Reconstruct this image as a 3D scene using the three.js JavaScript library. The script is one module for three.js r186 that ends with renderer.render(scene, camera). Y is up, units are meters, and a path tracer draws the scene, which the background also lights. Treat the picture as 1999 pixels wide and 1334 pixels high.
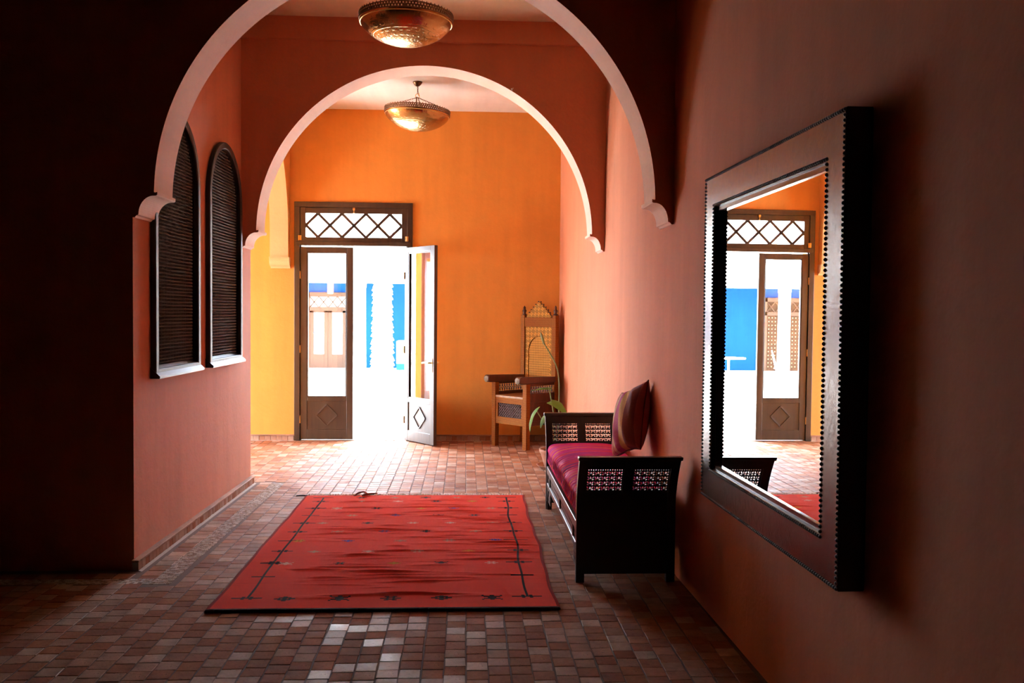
import * as THREE from 'three';
import { RoundedBoxGeometry } from 'three/addons/geometries/RoundedBoxGeometry.js';
import { mergeGeometries } from 'three/addons/utils/BufferGeometryUtils.js';

// ───────────────────────── camera, sky, sun, exposure ─────────────────────────
const scene = new THREE.Scene();
const camera = new THREE.PerspectiveCamera(2 * Math.atan(667 / 1800) * 180 / Math.PI, 1999 / 1334, 0.05, 200);
camera.rotation.order = 'YXZ';
camera.rotation.set(-0.03068, -0.05047, 0.0083);
camera.position.set(0, 1.45, 0);
camera.updateMatrixWorld();

const SKY = 13;
scene.background = new THREE.Color().setRGB(0.76 * SKY, 0.92 * SKY, 1.14 * SKY);

const sun = new THREE.DirectionalLight(new THREE.Color().setRGB(1, 0.96, 0.90), 27);
sun.position.set(-18, 22, -2);
sun.target.position.set(-1, 0, -20);
sun.castShadow = true;
sun.shadow.camera.left = -25; sun.shadow.camera.right = 25; sun.shadow.camera.top = 30; sun.shadow.camera.bottom = -30;
sun.shadow.camera.far = 90;
scene.add(sun, sun.target);

const renderer = new THREE.WebGLRenderer({ antialias: true });
renderer.toneMapping = THREE.LinearToneMapping;
renderer.toneMappingExposure = 3.3;
renderer.shadowMap.enabled = true;

// ───────────────────────── helpers ─────────────────────────
let seed = 12345;
const rnd = () => { seed = (seed + 0x6d2b79f5) | 0; let t = Math.imul(seed ^ (seed >>> 15), 1 | seed); t = (t + Math.imul(t ^ (t >>> 7), 61 | t)) ^ t; return ((t ^ (t >>> 14)) >>> 0) / 4294967296; };
const rr = (a, b) => a + (b - a) * rnd();
const V = (x, y, z) => new THREE.Vector3(x, y, z);
const used = {};
function numbered(name) { const n = used[name] = (used[name] ?? -1) + 1; return n ? `${name}_${String(n).padStart(3, '0')}` : name; }
function tag(o, label, category, group) { o.userData.label = label; if (category) o.userData.category = category; if (group) o.userData.group = group; return o; }
function thing(name, label, category, pos = [0, 0, 0], turn = 0, group) {
  const o = new THREE.Group(); o.name = numbered(name); o.position.set(...pos); o.rotation.y = turn; scene.add(o);
  return tag(o, label, category, group);
}
function struct(name, label, category) { const o = thing(name, label, category); o.userData.kind = 'structure'; return o; }
function part(parent, name, geo, mat, label) {
  const m = new THREE.Mesh(Array.isArray(geo) ? merge(geo) : geo, mat);
  const c = parent.userData.n ??= {}; void c;
  const n = parent.children.filter((k) => k.name.replace(/_\d{3}$/, '') === name).length;
  m.name = n ? `${name}_${String(n).padStart(3, '0')}` : name;
  m.castShadow = m.receiveShadow = true;
  if (label) m.userData.label = label;
  parent.add(m); delete parent.userData.n;
  return m;
}
function structMesh(name, label, category, geo, mat) {
  const m = new THREE.Mesh(Array.isArray(geo) ? merge(geo) : geo, mat);
  m.name = numbered(name); m.castShadow = m.receiveShadow = true; m.userData.kind = 'structure';
  scene.add(m); return tag(m, label, category);
}
function merge(list) {
  return mergeGeometries(list.map((g) => {
    g = g.index ? g.toNonIndexed() : g.clone();
    for (const k of Object.keys(g.attributes)) if (!['position', 'normal', 'uv'].includes(k)) g.deleteAttribute(k);
    if (!g.attributes.uv) g.setAttribute('uv', new THREE.BufferAttribute(new Float32Array(g.attributes.position.count * 2), 2));
    g.clearGroups(); return g;
  }));
}
function boxUV(g0) {                        // uv in metres from the plane each face lies nearest to
  const g = g0.index ? g0.toNonIndexed() : g0, p = g.attributes.position, n = p.count, uv = new Float32Array(n * 2);
  const a = V(), b = V(), c = V();
  for (let i = 0; i < n; i += 3) {
    a.fromBufferAttribute(p, i); b.fromBufferAttribute(p, i + 1); c.fromBufferAttribute(p, i + 2);
    const m = b.clone().sub(a).cross(c.clone().sub(a)); const X = Math.abs(m.x), Y = Math.abs(m.y), Z = Math.abs(m.z);
    [a, b, c].forEach((q, k) => {
      const [u, v] = X >= Y && X >= Z ? [q.z, q.y] : Y >= Z ? [q.x, q.z] : [q.x, q.y];
      uv[(i + k) * 2] = u; uv[(i + k) * 2 + 1] = v;
    });
  }
  g.setAttribute('uv', new THREE.BufferAttribute(uv, 2));
  return g;
}
const box = (x0, x1, y0, y1, z0, z1) => boxUV(new THREE.BoxGeometry(x1 - x0, y1 - y0, z1 - z0).translate((x0 + x1) / 2, (y0 + y1) / 2, (z0 + z1) / 2));
const rbox = (x0, x1, y0, y1, z0, z1, r = 0.004, s = 2) => boxUV(new RoundedBoxGeometry(x1 - x0, y1 - y0, z1 - z0, s, Math.min(r, (x1 - x0) / 2.01, (y1 - y0) / 2.01, (z1 - z0) / 2.01)).translate((x0 + x1) / 2, (y0 + y1) / 2, (z0 + z1) / 2));
function prism(pts, y0, y1) {               // footprint of [x, z] raised from y0 to y1
  const s = new THREE.Shape(pts.map(([x, z]) => new THREE.Vector2(x, -z)));
  return boxUV(new THREE.ExtrudeGeometry(s, { depth: y1 - y0, bevelEnabled: false }).rotateX(-Math.PI / 2).translate(0, y0, 0));
}
function slab(shape, depth, z0 = 0, bevel = 0, curve = 48) {
  const g = new THREE.ExtrudeGeometry(shape, { depth: depth - 2 * bevel, bevelEnabled: bevel > 0, bevelSize: bevel, bevelThickness: bevel, bevelOffset: -bevel, bevelSegments: 1, curveSegments: curve });
  return g.translate(0, 0, z0 + bevel);
}
const poly = (pts) => new THREE.Shape(pts.map(([x, y]) => new THREE.Vector2(x, y)));
function bar(a, b, w, d, r = 0.002) {       // a straight bar of section w × d from a to b
  const L = a.distanceTo(b), g = new RoundedBoxGeometry(w, L, d, 1, Math.min(r, w / 2.1, d / 2.1));
  const q = new THREE.Quaternion().setFromUnitVectors(V(0, 1, 0), b.clone().sub(a).normalize());
  return g.applyQuaternion(q).translate((a.x + b.x) / 2, (a.y + b.y) / 2, (a.z + b.z) / 2);
}
const tube = (pts, r, seg = 16, rs = 6) => new THREE.TubeGeometry(new THREE.CatmullRomCurve3(pts), seg, r, rs);
const lathe = (pts, seg = 32) => new THREE.LatheGeometry(pts.map(([r, y]) => new THREE.Vector2(r, y)), seg);
const ball = (x, y, z, r, s = 8) => new THREE.SphereGeometry(r, s, Math.max(4, s - 2)).translate(x, y, z);

// ───────────────────────── textures ─────────────────────────
function noiseField(n, octaves, s0 = 7, stretch = [1, 1]) {       // tiling value noise, 0..1
  const f = new Float32Array(n * n); let amp = 1, tot = 0;
  let s = s0; const h = (x, y, k) => { let t = Math.imul(x * 374761393 + y * 668265263 + k * 974711 + s0 * 7919, 1274126177); t = Math.imul(t ^ (t >>> 13), 1103515245); return ((t ^ (t >>> 16)) >>> 0) / 4294967296; };
  for (const c of octaves) {
    const cx = Math.max(1, Math.round(c * stretch[0])), cy = Math.max(1, Math.round(c * stretch[1]));
    for (let y = 0; y < n; y++) for (let x = 0; x < n; x++) {
      const u = x / n * cx, v = y / n * cy, i = Math.floor(u), j = Math.floor(v); let a = u - i, b = v - j; a = a * a * (3 - 2 * a); b = b * b * (3 - 2 * b);
      const i1 = (i + 1) % cx, j1 = (j + 1) % cy;
      f[y * n + x] += amp * ((h(i, j, c) * (1 - a) + h(i1, j, c) * a) * (1 - b) + (h(i, j1, c) * (1 - a) + h(i1, j1, c) * a) * b);
    }
    tot += amp; amp *= 0.62; s++;
  }
  let lo = 1e9, hi = -1e9; for (const v of f) { lo = Math.min(lo, v); hi = Math.max(hi, v); }
  return f.map((v) => (v - lo) / (hi - lo));
}
function tex(n, fn, srgb = true, w = n, h = n) {
  const d = new Uint8Array(w * h * 4);
  for (let y = 0; y < h; y++) for (let x = 0; x < w; x++) { const c = fn(x, y), o = (y * w + x) * 4; for (let k = 0; k < 3; k++) d[o + k] = Math.max(0, Math.min(255, Math.round(c[k] * 255))); d[o + 3] = 255; }
  const t = new THREE.DataTexture(d, w, h); t.wrapS = t.wrapT = THREE.RepeatWrapping; t.magFilter = THREE.LinearFilter; t.minFilter = THREE.LinearMipmapLinearFilter; t.generateMipmaps = true;
  if (srgb) t.colorSpace = THREE.SRGBColorSpace; t.needsUpdate = true; return t;
}
const grey = (f, n) => tex(n, (x, y) => { const v = f[y * n + x]; return [v, v, v]; }, false);
const N = 512;
const fPl = noiseField(N, [3, 6, 13, 27, 60, 120], 7), fStreak = noiseField(N, [5, 11, 23], 11, [4, 0.4]), fFine = noiseField(N, [40, 90, 180], 3), fWood = noiseField(N, [4, 9, 18, 40], 5, [6, 0.5]);
const tPlaster = tex(N, (x, y) => { const v = 0.9 + 0.07 * fPl[y * N + x] + 0.05 * (fStreak[y * N + x] - 0.5); return [v, v * 0.995, v * 0.985]; });
tPlaster.repeat.set(0.45, 0.45);
const bPlaster = grey(fPl.map((v, i) => 0.6 * v + 0.25 * fFine[i] + 0.15 * fStreak[i]), N); bPlaster.repeat.set(0.9, 0.9);
const tClay = tex(N, (x, y) => { const i = y * N + x, v = 0.72 + 0.28 * fPl[i], s = fFine[i] > 0.78 ? 0.78 : 1; return [v * s, v * s * 0.985, v * s * 0.97]; });
const bClay = grey(fPl.map((v, i) => 0.55 * v + 0.45 * fFine[i]), N);
const rClay = tex(N, (x, y) => { const v = 0.7 + 0.3 * fPl[(y * N + x + 977) % (N * N)]; return [v, v, v]; }, false);
const tWood = tex(N, (x, y) => { const v = 0.72 + 0.28 * fWood[y * N + x]; return [v, v, v]; });
const bWood = grey(fWood, N);
const bFine = grey(fFine, N);

// ───────────────────────── materials ─────────────────────────
const lin = (r, g, b) => new THREE.Color().setRGB(r, g, b);
const std = (color, roughness = 0.8, extra = {}) => new THREE.MeshStandardMaterial({ color, roughness, side: THREE.DoubleSide, ...extra });
const phys = (color, roughness, extra = {}) => new THREE.MeshPhysicalMaterial({ color, roughness, side: THREE.DoubleSide, ...extra });
const plaster = (c) => std(c, 0.82, { map: tPlaster, bumpMap: bPlaster, bumpScale: 0.004 });
const M = {
  hall: plaster(lin(0.72, 0.265, 0.13)),
  orange: plaster(lin(0.83, 0.335, 0.048)),
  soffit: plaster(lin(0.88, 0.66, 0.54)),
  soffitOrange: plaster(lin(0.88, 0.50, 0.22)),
  near: plaster(lin(0.05, 0.022, 0.015)),  // near-black colour stands in for shade and cuts bounce light
  ceiling: plaster(lin(0.92, 0.83, 0.60)),
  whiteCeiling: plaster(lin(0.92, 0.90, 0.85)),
  white: plaster(lin(0.84, 0.82, 0.77)),
  blue: phys(lin(0.003, 0.033, 0.150), 0.9, { map: tPlaster, specularIntensity: 0.15 }),
  grout: std(lin(0.16, 0.10, 0.07), 0.95),
  groutPale: std(lin(0.42, 0.34, 0.27), 0.85),
  doorWood: phys(lin(0.060, 0.036, 0.018), 0.36, { clearcoat: 0.5, clearcoatRoughness: 0.25, map: tWood, bumpMap: bWood, bumpScale: 0.0006 }),
  darkWood: phys(lin(0.022, 0.014, 0.010), 0.36, { map: tWood, bumpMap: bWood, bumpScale: 0.0006 }),
  windowWood: phys(lin(0.024, 0.017, 0.013), 0.5, { map: tWood, bumpMap: bWood, bumpScale: 0.0006 }),
  beadWood: phys(lin(0.10, 0.095, 0.09), 0.22),
  chairWood: phys(lin(0.42, 0.20, 0.06), 0.45, { map: tWood, bumpMap: bWood, bumpScale: 0.0008 }),
  chairDark: phys(lin(0.12, 0.04, 0.018), 0.42, { map: tWood, bumpMap: bWood, bumpScale: 0.0008 }),
  brass: std(lin(0.72, 0.50, 0.19), 0.3, { metalness: 1 }),
  bronze: std(lin(0.20, 0.12, 0.06), 0.42, { metalness: 0.9 }),
  glass: phys(lin(1, 1, 1), 0.0, { transmission: 1, thickness: 0, ior: 1.5 }),
  mirror: std(lin(0.86, 0.88, 0.88), 0.0, { metalness: 1 }),
  leather: phys(lin(0.055, 0.026, 0.017), 0.27, { bumpMap: bClay, bumpScale: 0.0012 }),
  nail: std(lin(0.05, 0.04, 0.035), 0.35, { metalness: 0.6 }),
  terracotta: std(lin(0.45, 0.18, 0.09), 0.75, { map: tClay, bumpMap: bClay, bumpScale: 0.001 }),
  leaf: phys(lin(0.15, 0.25, 0.035), 0.75, { specularIntensity: 0.3, transmission: 0.3, thickness: 0 }),
  stem: std(lin(0.20, 0.26, 0.08), 0.6),
  whiteMetal: std(lin(0.85, 0.85, 0.83), 0.4),
  bark: std(lin(0.50, 0.38, 0.27), 0.9, { map: tClay }),
  soil: std(lin(0.05, 0.03, 0.02), 1),
  pave: std(lin(0.78, 0.72, 0.64), 0.75, { map: tPlaster }),
  brownPaint: phys(lin(0.05, 0.028, 0.018), 0.8, { specularIntensity: 0.25 }),
  studWood: phys(lin(0.03, 0.016, 0.010), 0.9, { specularIntensity: 0.1 }),
};

// ───────────────────────── plan of the place (metres) ─────────────────────────
const Z1 = -5.20, Z1B = -5.52, Z2 = -7.52, Z2B = -7.83, ZB = -10.44;
const XR = (z) => z > Z2 ? 1.175 + 0.0175 * (z - Z1) : 1.134 + 0.0245 * (z - Z2);     // the right wall draws in a little towards the back
const XL = (z) => -1.837 - 0.0142 * (z - Z1);

// right wall
structMesh('wall_right', 'long salmon plaster wall behind the dark bench and the studded mirror', 'wall',
  prism([[XR(-1.6), -1.6], [XR(Z1), Z1], [XR(Z2), Z2], [XR(ZB), ZB], [XR(ZB), ZB - 0.3], [XR(ZB) + 0.5, ZB - 0.3], [XR(-1.6) + 0.35, -1.6]], -0.1, 4.4), M.hall);
structMesh('wall_near_right', 'right wall of the dark room, shade painted near-black, nearest the viewer', 'wall', prism([[XR(6), 6], [XR(-1.6), -1.6], [XR(-1.6) + 0.35, -1.6], [XR(6) + 0.35, 6]], -0.1, 4.4), M.near);

// back wall with the door opening
const DX0 = -1.915, DX1 = -0.600, DY = 2.675;
{
  const s = poly([[-5, -0.1], [DX0, -0.1], [DX0, DY], [DX1, DY], [DX1, -0.1], [1.5, -0.1], [1.5, 4.4], [-5, 4.4]]);
  structMesh('wall_back', 'bright orange back wall around the open double door', 'wall', boxUV(slab(s, 0.35, ZB - 0.35)), M.orange);
}

// arches: the wall over an opening, its soffit in a paler colour, a corbel at either spring
const corbelShape = (wall, spring, dir) => {       // dir = +1 when the opening lies to the right
  const s = new THREE.Shape(), d = Math.abs(spring - wall);
  const P = (a, y) => new THREE.Vector2(wall + dir * a, y);
  const pts = [P(0, 1.962), P(0.012, 1.962), P(0.020, 1.972), P(0.030, 1.976)];
  for (let i = 0; i <= 12; i++) { const t = i / 12 * Math.PI / 2; pts.push(P(0.032 + (d - 0.032) * (1 - Math.cos(t)), 1.98 + 0.102 * Math.sin(t))); }
  pts.push(P(d + 0.012, 2.083), P(d + 0.018, 2.088), P(d + 0.018, 2.104), P(d + 0.010, 2.1), P(0, 2.1));
  s.setFromPoints(pts); return s;
};
function archShape(x0, x1, top, cx, cy, r) {
  const s = new THREE.Shape(), pts = [[x0, 2.1], [cx - r, 2.1]];
  for (let i = 1; i < 96; i++) { const t = Math.PI * (1 - i / 96); const y = cy + r * Math.sin(t); if (y > 2.1) pts.push([cx + r * Math.cos(t), y]); }
  pts.push([cx + r, 2.1], [x1, 2.1], [x1, top], [x0, top]);
  s.setFromPoints(pts.map(([x, y]) => new THREE.Vector2(x, y))); return s;
}
function twoTone(g, matA, matB) { return [g, [matA, matB]]; }
{
  const a = struct('wall_near_arch', 'dark near arch of the hall, round-headed with pale soffit and corbels', 'arch');
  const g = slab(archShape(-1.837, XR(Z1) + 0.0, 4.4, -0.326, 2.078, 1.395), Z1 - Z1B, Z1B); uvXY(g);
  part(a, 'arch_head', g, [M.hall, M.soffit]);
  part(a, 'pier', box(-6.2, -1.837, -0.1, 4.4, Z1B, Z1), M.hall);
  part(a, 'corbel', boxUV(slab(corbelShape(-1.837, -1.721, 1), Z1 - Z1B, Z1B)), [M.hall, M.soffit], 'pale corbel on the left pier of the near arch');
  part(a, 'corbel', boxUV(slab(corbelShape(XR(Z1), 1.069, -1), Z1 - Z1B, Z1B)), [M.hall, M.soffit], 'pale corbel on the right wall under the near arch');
  const b = struct('wall_far_arch', 'dark red far arch framing the back room, with pale soffit and corbels', 'arch');
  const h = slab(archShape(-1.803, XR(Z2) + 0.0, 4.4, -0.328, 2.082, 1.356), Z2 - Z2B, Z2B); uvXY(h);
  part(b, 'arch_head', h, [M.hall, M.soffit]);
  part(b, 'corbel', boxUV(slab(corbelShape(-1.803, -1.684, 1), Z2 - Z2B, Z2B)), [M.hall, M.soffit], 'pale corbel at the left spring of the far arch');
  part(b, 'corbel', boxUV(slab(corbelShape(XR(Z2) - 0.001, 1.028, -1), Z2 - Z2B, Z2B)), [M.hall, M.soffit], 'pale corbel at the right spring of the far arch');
  part(b, 'beam', rbox(-1.82, XR(Z2) + 0.02, 3.618, 3.86, Z2 - 0.05, Z2 + 0.035, 0.006), M.hall, 'shallow plaster beam under the ceiling');
}
function uvXY(g) { const p = g.attributes.position, n = g.attributes.normal, uv = g.attributes.uv; for (let i = 0; i < p.count; i++) { if (Math.abs(n.getZ(i)) > 0.5) uv.setXY(i, p.getX(i), p.getY(i)); else uv.setXY(i, Math.atan2(p.getY(i) - 2.08, p.getX(i) + 0.33) * 1.37, p.getZ(i)); } return g; }

// left wall of the hall with two arched window niches, in its own frame: x along the wall, z into the room
const wallTurn = Math.atan2(Z1 - Z2B, XL(Z2B) - XL(Z1));
const wallFrame = new THREE.Matrix4().makeRotationY(wallTurn).setPosition(XL(Z1), 0, Z1);
const onWall = (g) => g.applyMatrix4(wallFrame);
const archPath = (x0, x1, y0, ys, n = 40) => { const c = (x0 + x1) / 2, r = (x1 - x0) / 2, pts = [[x0, y0], [x1, y0]]; for (let i = 0; i <= n; i++) { const t = Math.PI * i / n; pts.push([c + r * Math.cos(t), ys + r * Math.sin(t)]); } return pts; };
const wins = [[0.288, 1.112], [1.374, 2.216]].map(([a, b]) => ({ a, b, y0: 1.075, ys: 2.675 - (b - a) / 2 }));
{
  const w = struct('wall_left', 'salmon plaster wall with two tall arched lattice windows', 'wall');
  const s = poly([[-0.0, -0.1], [2.63, -0.1], [2.63, 4.4], [0, 4.4]]);
  for (const k of wins) s.holes.push(new THREE.Path(archPath(k.a, k.b, k.y0, k.ys).map(([x, y]) => new THREE.Vector2(x, y))));
  part(w, 'plaster_face', boxUV(onWall(slab(s, 0.14, -0.14))), M.hall);
  part(w, 'core', boxUV(onWall(new THREE.BoxGeometry(2.63, 4.5, 0.25).translate(1.315, 2.15, -0.265))), M.hall);
}
function archWindow(n, k, label) {
  const o = struct(`window_${n}`, label, 'window');
  const ring = (a, b, y0, ys, t, z0, d, bev) => {
    const s = poly(archPath(a, b, y0, ys)); s.holes.push(new THREE.Path(archPath(a + t, b - t, y0 + t, ys).map(([x, y]) => new THREE.Vector2(x, y)))); return onWall(boxUV(slab(s, d, z0, bev)));
  };
  part(o, 'window_frame', [ring(k.a - 0.022, k.b + 0.022, k.y0 - 0.02, k.ys, 0.05, 0.0005, 0.034, 0.006), ring(k.a, k.b, k.y0, k.ys, 0.022, -0.12, 0.12, 0.001)], M.windowWood);
  const sill = new THREE.Shape([[0, 0], [0.075, 0], [0.078, 0.012], [0.0, 0.085]].map(([z, y]) => new THREE.Vector2(z, y)));
  part(o, 'window_sill', onWall(slab(sill, k.b - k.a + 0.05, 0).rotateY(-Math.PI / 2).translate(k.b + 0.025, k.y0 - 0.025, -0.02)), M.darkWood, 'bevelled wooden sill strip');
  part(o, 'backing', onWall(boxUV(slab(poly(archPath(k.a, k.b, k.y0, k.ys)), 0.012, -0.06))), M.darkWood);
  // turned lattice: rods both ways with a bead at every crossing
  const x0 = k.a + 0.024, x1 = k.b - 0.024, y0 = k.y0 + 0.024, c = (k.a + k.b) / 2, R = (k.b - k.a) / 2 - 0.024, top = (x) => k.ys + Math.sqrt(Math.max(0, R * R - (x - c) ** 2)), rods = [], beads = [];
  const px = (x1 - x0) / 32, py = 0.0218;
  for (let i = 1; i < 32; i++) { const x = x0 + i * px; rods.push(new THREE.CylinderGeometry(0.0032, 0.0032, top(x) - y0, 5, 1, true).translate(x, (top(x) + y0) / 2, -0.012)); }
  for (let y = y0 + py / 2; y < k.ys + R; y += py) {
    const h = y < k.ys ? R : Math.sqrt(Math.max(0, R * R - (y - k.ys) ** 2)); if (h < 0.03) continue;
    rods.push(new THREE.CylinderGeometry(0.0032, 0.0032, 2 * h, 5, 1, true).rotateZ(Math.PI / 2).translate(c, y, -0.012));
    for (let i = 1; i < 32; i++) { const x = x0 + i * px; if (Math.abs(x - c) < h - 0.007) beads.push([x, y]); }
  }
  part(o, 'lattice', onWall(merge(rods)), M.darkWood);
  const im = new THREE.InstancedMesh(new THREE.SphereGeometry(0.0078, 8, 6), M.beadWood, beads.length), m4 = new THREE.Matrix4();
  beads.forEach(([x, y], i) => im.setMatrixAt(i, m4.makeTranslation(x, y, -0.007).premultiply(wallFrame)));
  im.name = 'turned_bead'; im.userData.kind = 'stuff'; im.castShadow = im.receiveShadow = true; o.add(im);
}
archWindow(1, wins[0], 'nearer arched wooden lattice window, its head hidden behind the near arch');
archWindow(2, wins[1], 'farther arched wooden lattice window, beside the far arch');

// side arch and the room on the left of the back room
{
  const o = struct('wall_side_arch', 'orange side arch on the left of the back room with a single corbel in view', 'arch');
  // shape in (z, y)
  const s = new THREE.Shape(), pts = [[ZB, 1.93]], cz = -9.13, cy = 2.31, r = 1.2;
  pts.length = 0; pts.push([ZB, 2.05], [cz - r, 2.05]);
  for (let i = 0; i <= 64; i++) { const t = Math.PI * (1 - i / 64); pts.push([cz + r * Math.cos(t), cy + r * Math.sin(t)]); }
  pts.push([cz + r, 2.05], [Z2B, 2.05], [Z2B, 4.4], [ZB, 4.4]);
  s.setFromPoints(pts.map(([z, y]) => new THREE.Vector2(-z, y)));
  const g = slab(s, 0.2, 0).rotateY(Math.PI / 2).translate(-2.165, 0, 0);      // (x, y, z) -> (z, y, -x)
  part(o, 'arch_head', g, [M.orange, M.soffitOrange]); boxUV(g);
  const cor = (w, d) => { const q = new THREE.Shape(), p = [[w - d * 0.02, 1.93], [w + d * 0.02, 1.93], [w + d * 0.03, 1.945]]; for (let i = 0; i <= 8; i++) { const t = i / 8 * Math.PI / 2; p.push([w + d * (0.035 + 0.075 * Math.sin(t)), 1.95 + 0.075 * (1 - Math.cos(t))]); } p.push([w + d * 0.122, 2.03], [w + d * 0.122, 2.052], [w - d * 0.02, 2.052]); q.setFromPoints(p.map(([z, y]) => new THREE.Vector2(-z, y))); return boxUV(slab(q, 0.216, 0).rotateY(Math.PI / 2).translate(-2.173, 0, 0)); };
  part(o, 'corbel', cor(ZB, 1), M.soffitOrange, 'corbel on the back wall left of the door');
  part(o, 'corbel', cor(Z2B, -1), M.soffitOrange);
  const l = struct('wall_left_back', 'orange end wall of the side room beyond the side arch', 'wall');
  { const q = poly([[-ZB + 0.1, -0.1], [-ZB + 0.1, 4.4], [-Z2B - 0.2, 4.4], [-Z2B - 0.2, -0.1], [8.6, -0.1], [8.6, 2.32], [10.2, 2.32], [10.2, -0.1]]);
    part(l, 'plaster_face', boxUV(slab(q, 0.3, 0).rotateY(Math.PI / 2).translate(-4.9, 0, 0)), M.orange); }
  part(l, 'return_wall', box(-4.9, -1.82, -0.1, 4.4, Z2B, Z2B + 0.2), M.orange);
}
// ceilings; the near room has its shade put into a near-black colour
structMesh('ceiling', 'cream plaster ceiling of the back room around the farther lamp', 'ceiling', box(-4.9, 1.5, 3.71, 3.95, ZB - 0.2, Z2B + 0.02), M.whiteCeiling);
structMesh('ceiling_hall', 'cream plaster ceiling of the hall above the nearer lamp', 'ceiling', box(-2.2, 1.5, 3.80, 4.05, Z2 - 0.02, Z1B + 0.02), M.ceiling);
structMesh('ceiling_near', 'ceiling of the dark room before the near arch, shade painted near-black', 'ceiling', box(-6.2, 1.8, 4.15, 4.4, Z1 - 0.05, 6), M.near);
structMesh('wall_front', 'wall behind the viewer, shade painted near-black', 'wall', box(-6.2, 1.9, -0.1, 4.4, 6, 6.2), M.near);
structMesh('wall_near_left', 'far left wall of the dark room, shade painted near-black', 'wall', box(-6.2, -6.0, -0.1, 4.4, Z1 - 0.1, 6.1), M.near);

// ───────────────────────── floor ─────────────────────────
function tileGeo(w, d, h, rough = 0.0022) {          // a worn clay tile: top, chamfer, sides, slightly uneven outline
  const j = () => rr(-rough, rough), b = 0.0016;
  const c = [[-w / 2 + j(), -d / 2 + j()], [w / 2 + j(), -d / 2 + j()], [w / 2 + j(), d / 2 + j()], [-w / 2 + j(), d / 2 + j()]];
  const k = (x, z) => [x - Math.sign(x) * b, z - Math.sign(z) * b], P = [], U = [];
  const q = (p0, p1, p2, p3) => { for (const p of [p0, p2, p1, p0, p3, p2]) { P.push(...p); U.push(p[0], p[2] + p[1]); } };
  const t = c.map(([x, z]) => { const [a, e] = k(x, z); return [a, 0, e]; }), m = c.map(([x, z]) => [x, -0.0012, z]), lo = c.map(([x, z]) => [x, -h, z]);
  q(t[0], t[1], t[2], t[3]);
  for (let i = 0; i < 4; i++) { const n = (i + 1) % 4; q(m[i], m[n], t[n], t[i]); q(lo[i], lo[n], m[n], m[i]); }
  const g = new THREE.BufferGeometry(); g.setAttribute('position', new THREE.Float32BufferAttribute(P, 3)); g.setAttribute('uv', new THREE.Float32BufferAttribute(U, 2)); g.computeVertexNormals(); return g;
}
const clayTones = [[0.46, 0.20, 0.105], [0.49, 0.25, 0.145], [0.38, 0.14, 0.06], [0.54, 0.31, 0.20], [0.45, 0.175, 0.07], [0.60, 0.40, 0.28]];
const clay = (c, rough = 0.5, vc = false) => phys(vc ? lin(1, 1, 1) : lin(...c), rough, { specularIntensity: 0.26, map: tClay, bumpMap: bClay, bumpScale: 0.0012, roughnessMap: rClay, vertexColors: vc });
const clayMats = clayTones.map((c, i) => clay(c, [1.0, 0.9, 1.0, 0.7, 1.0, 0.6][i]));
const fieldMat = clay([1, 1, 1], 0.74, true);
function mergeTiles(list) {                            // [{geo, matrix, color, du, dv}] -> one geometry with vertex colours
  let n = 0; for (const t of list) n += t.geo.attributes.position.count;
  const P = new Float32Array(n * 3), U = new Float32Array(n * 2), C = new Float32Array(n * 3), v = V(); let o = 0;
  for (const t of list) {
    const p = t.geo.attributes.position, u = t.geo.attributes.uv;
    for (let i = 0; i < p.count; i++, o++) {
      v.fromBufferAttribute(p, i).applyMatrix4(t.matrix); P.set([v.x, v.y, v.z], o * 3);
      U.set([u.getX(i) * (t.us ?? 1) + t.du, u.getY(i) * (t.us ?? 1) + t.dv], o * 2); C.set(t.color, o * 3);
    }
  }
  const g = new THREE.BufferGeometry(); g.setAttribute('position', new THREE.BufferAttribute(P, 3)); g.setAttribute('uv', new THREE.BufferAttribute(U, 2)); g.setAttribute('color', new THREE.BufferAttribute(C, 3)); g.computeVertexNormals(); return g;
}
const RUG = { x0: -1.24, x1: 0.468, z0: -7.265, z1: -4.455 };
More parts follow.
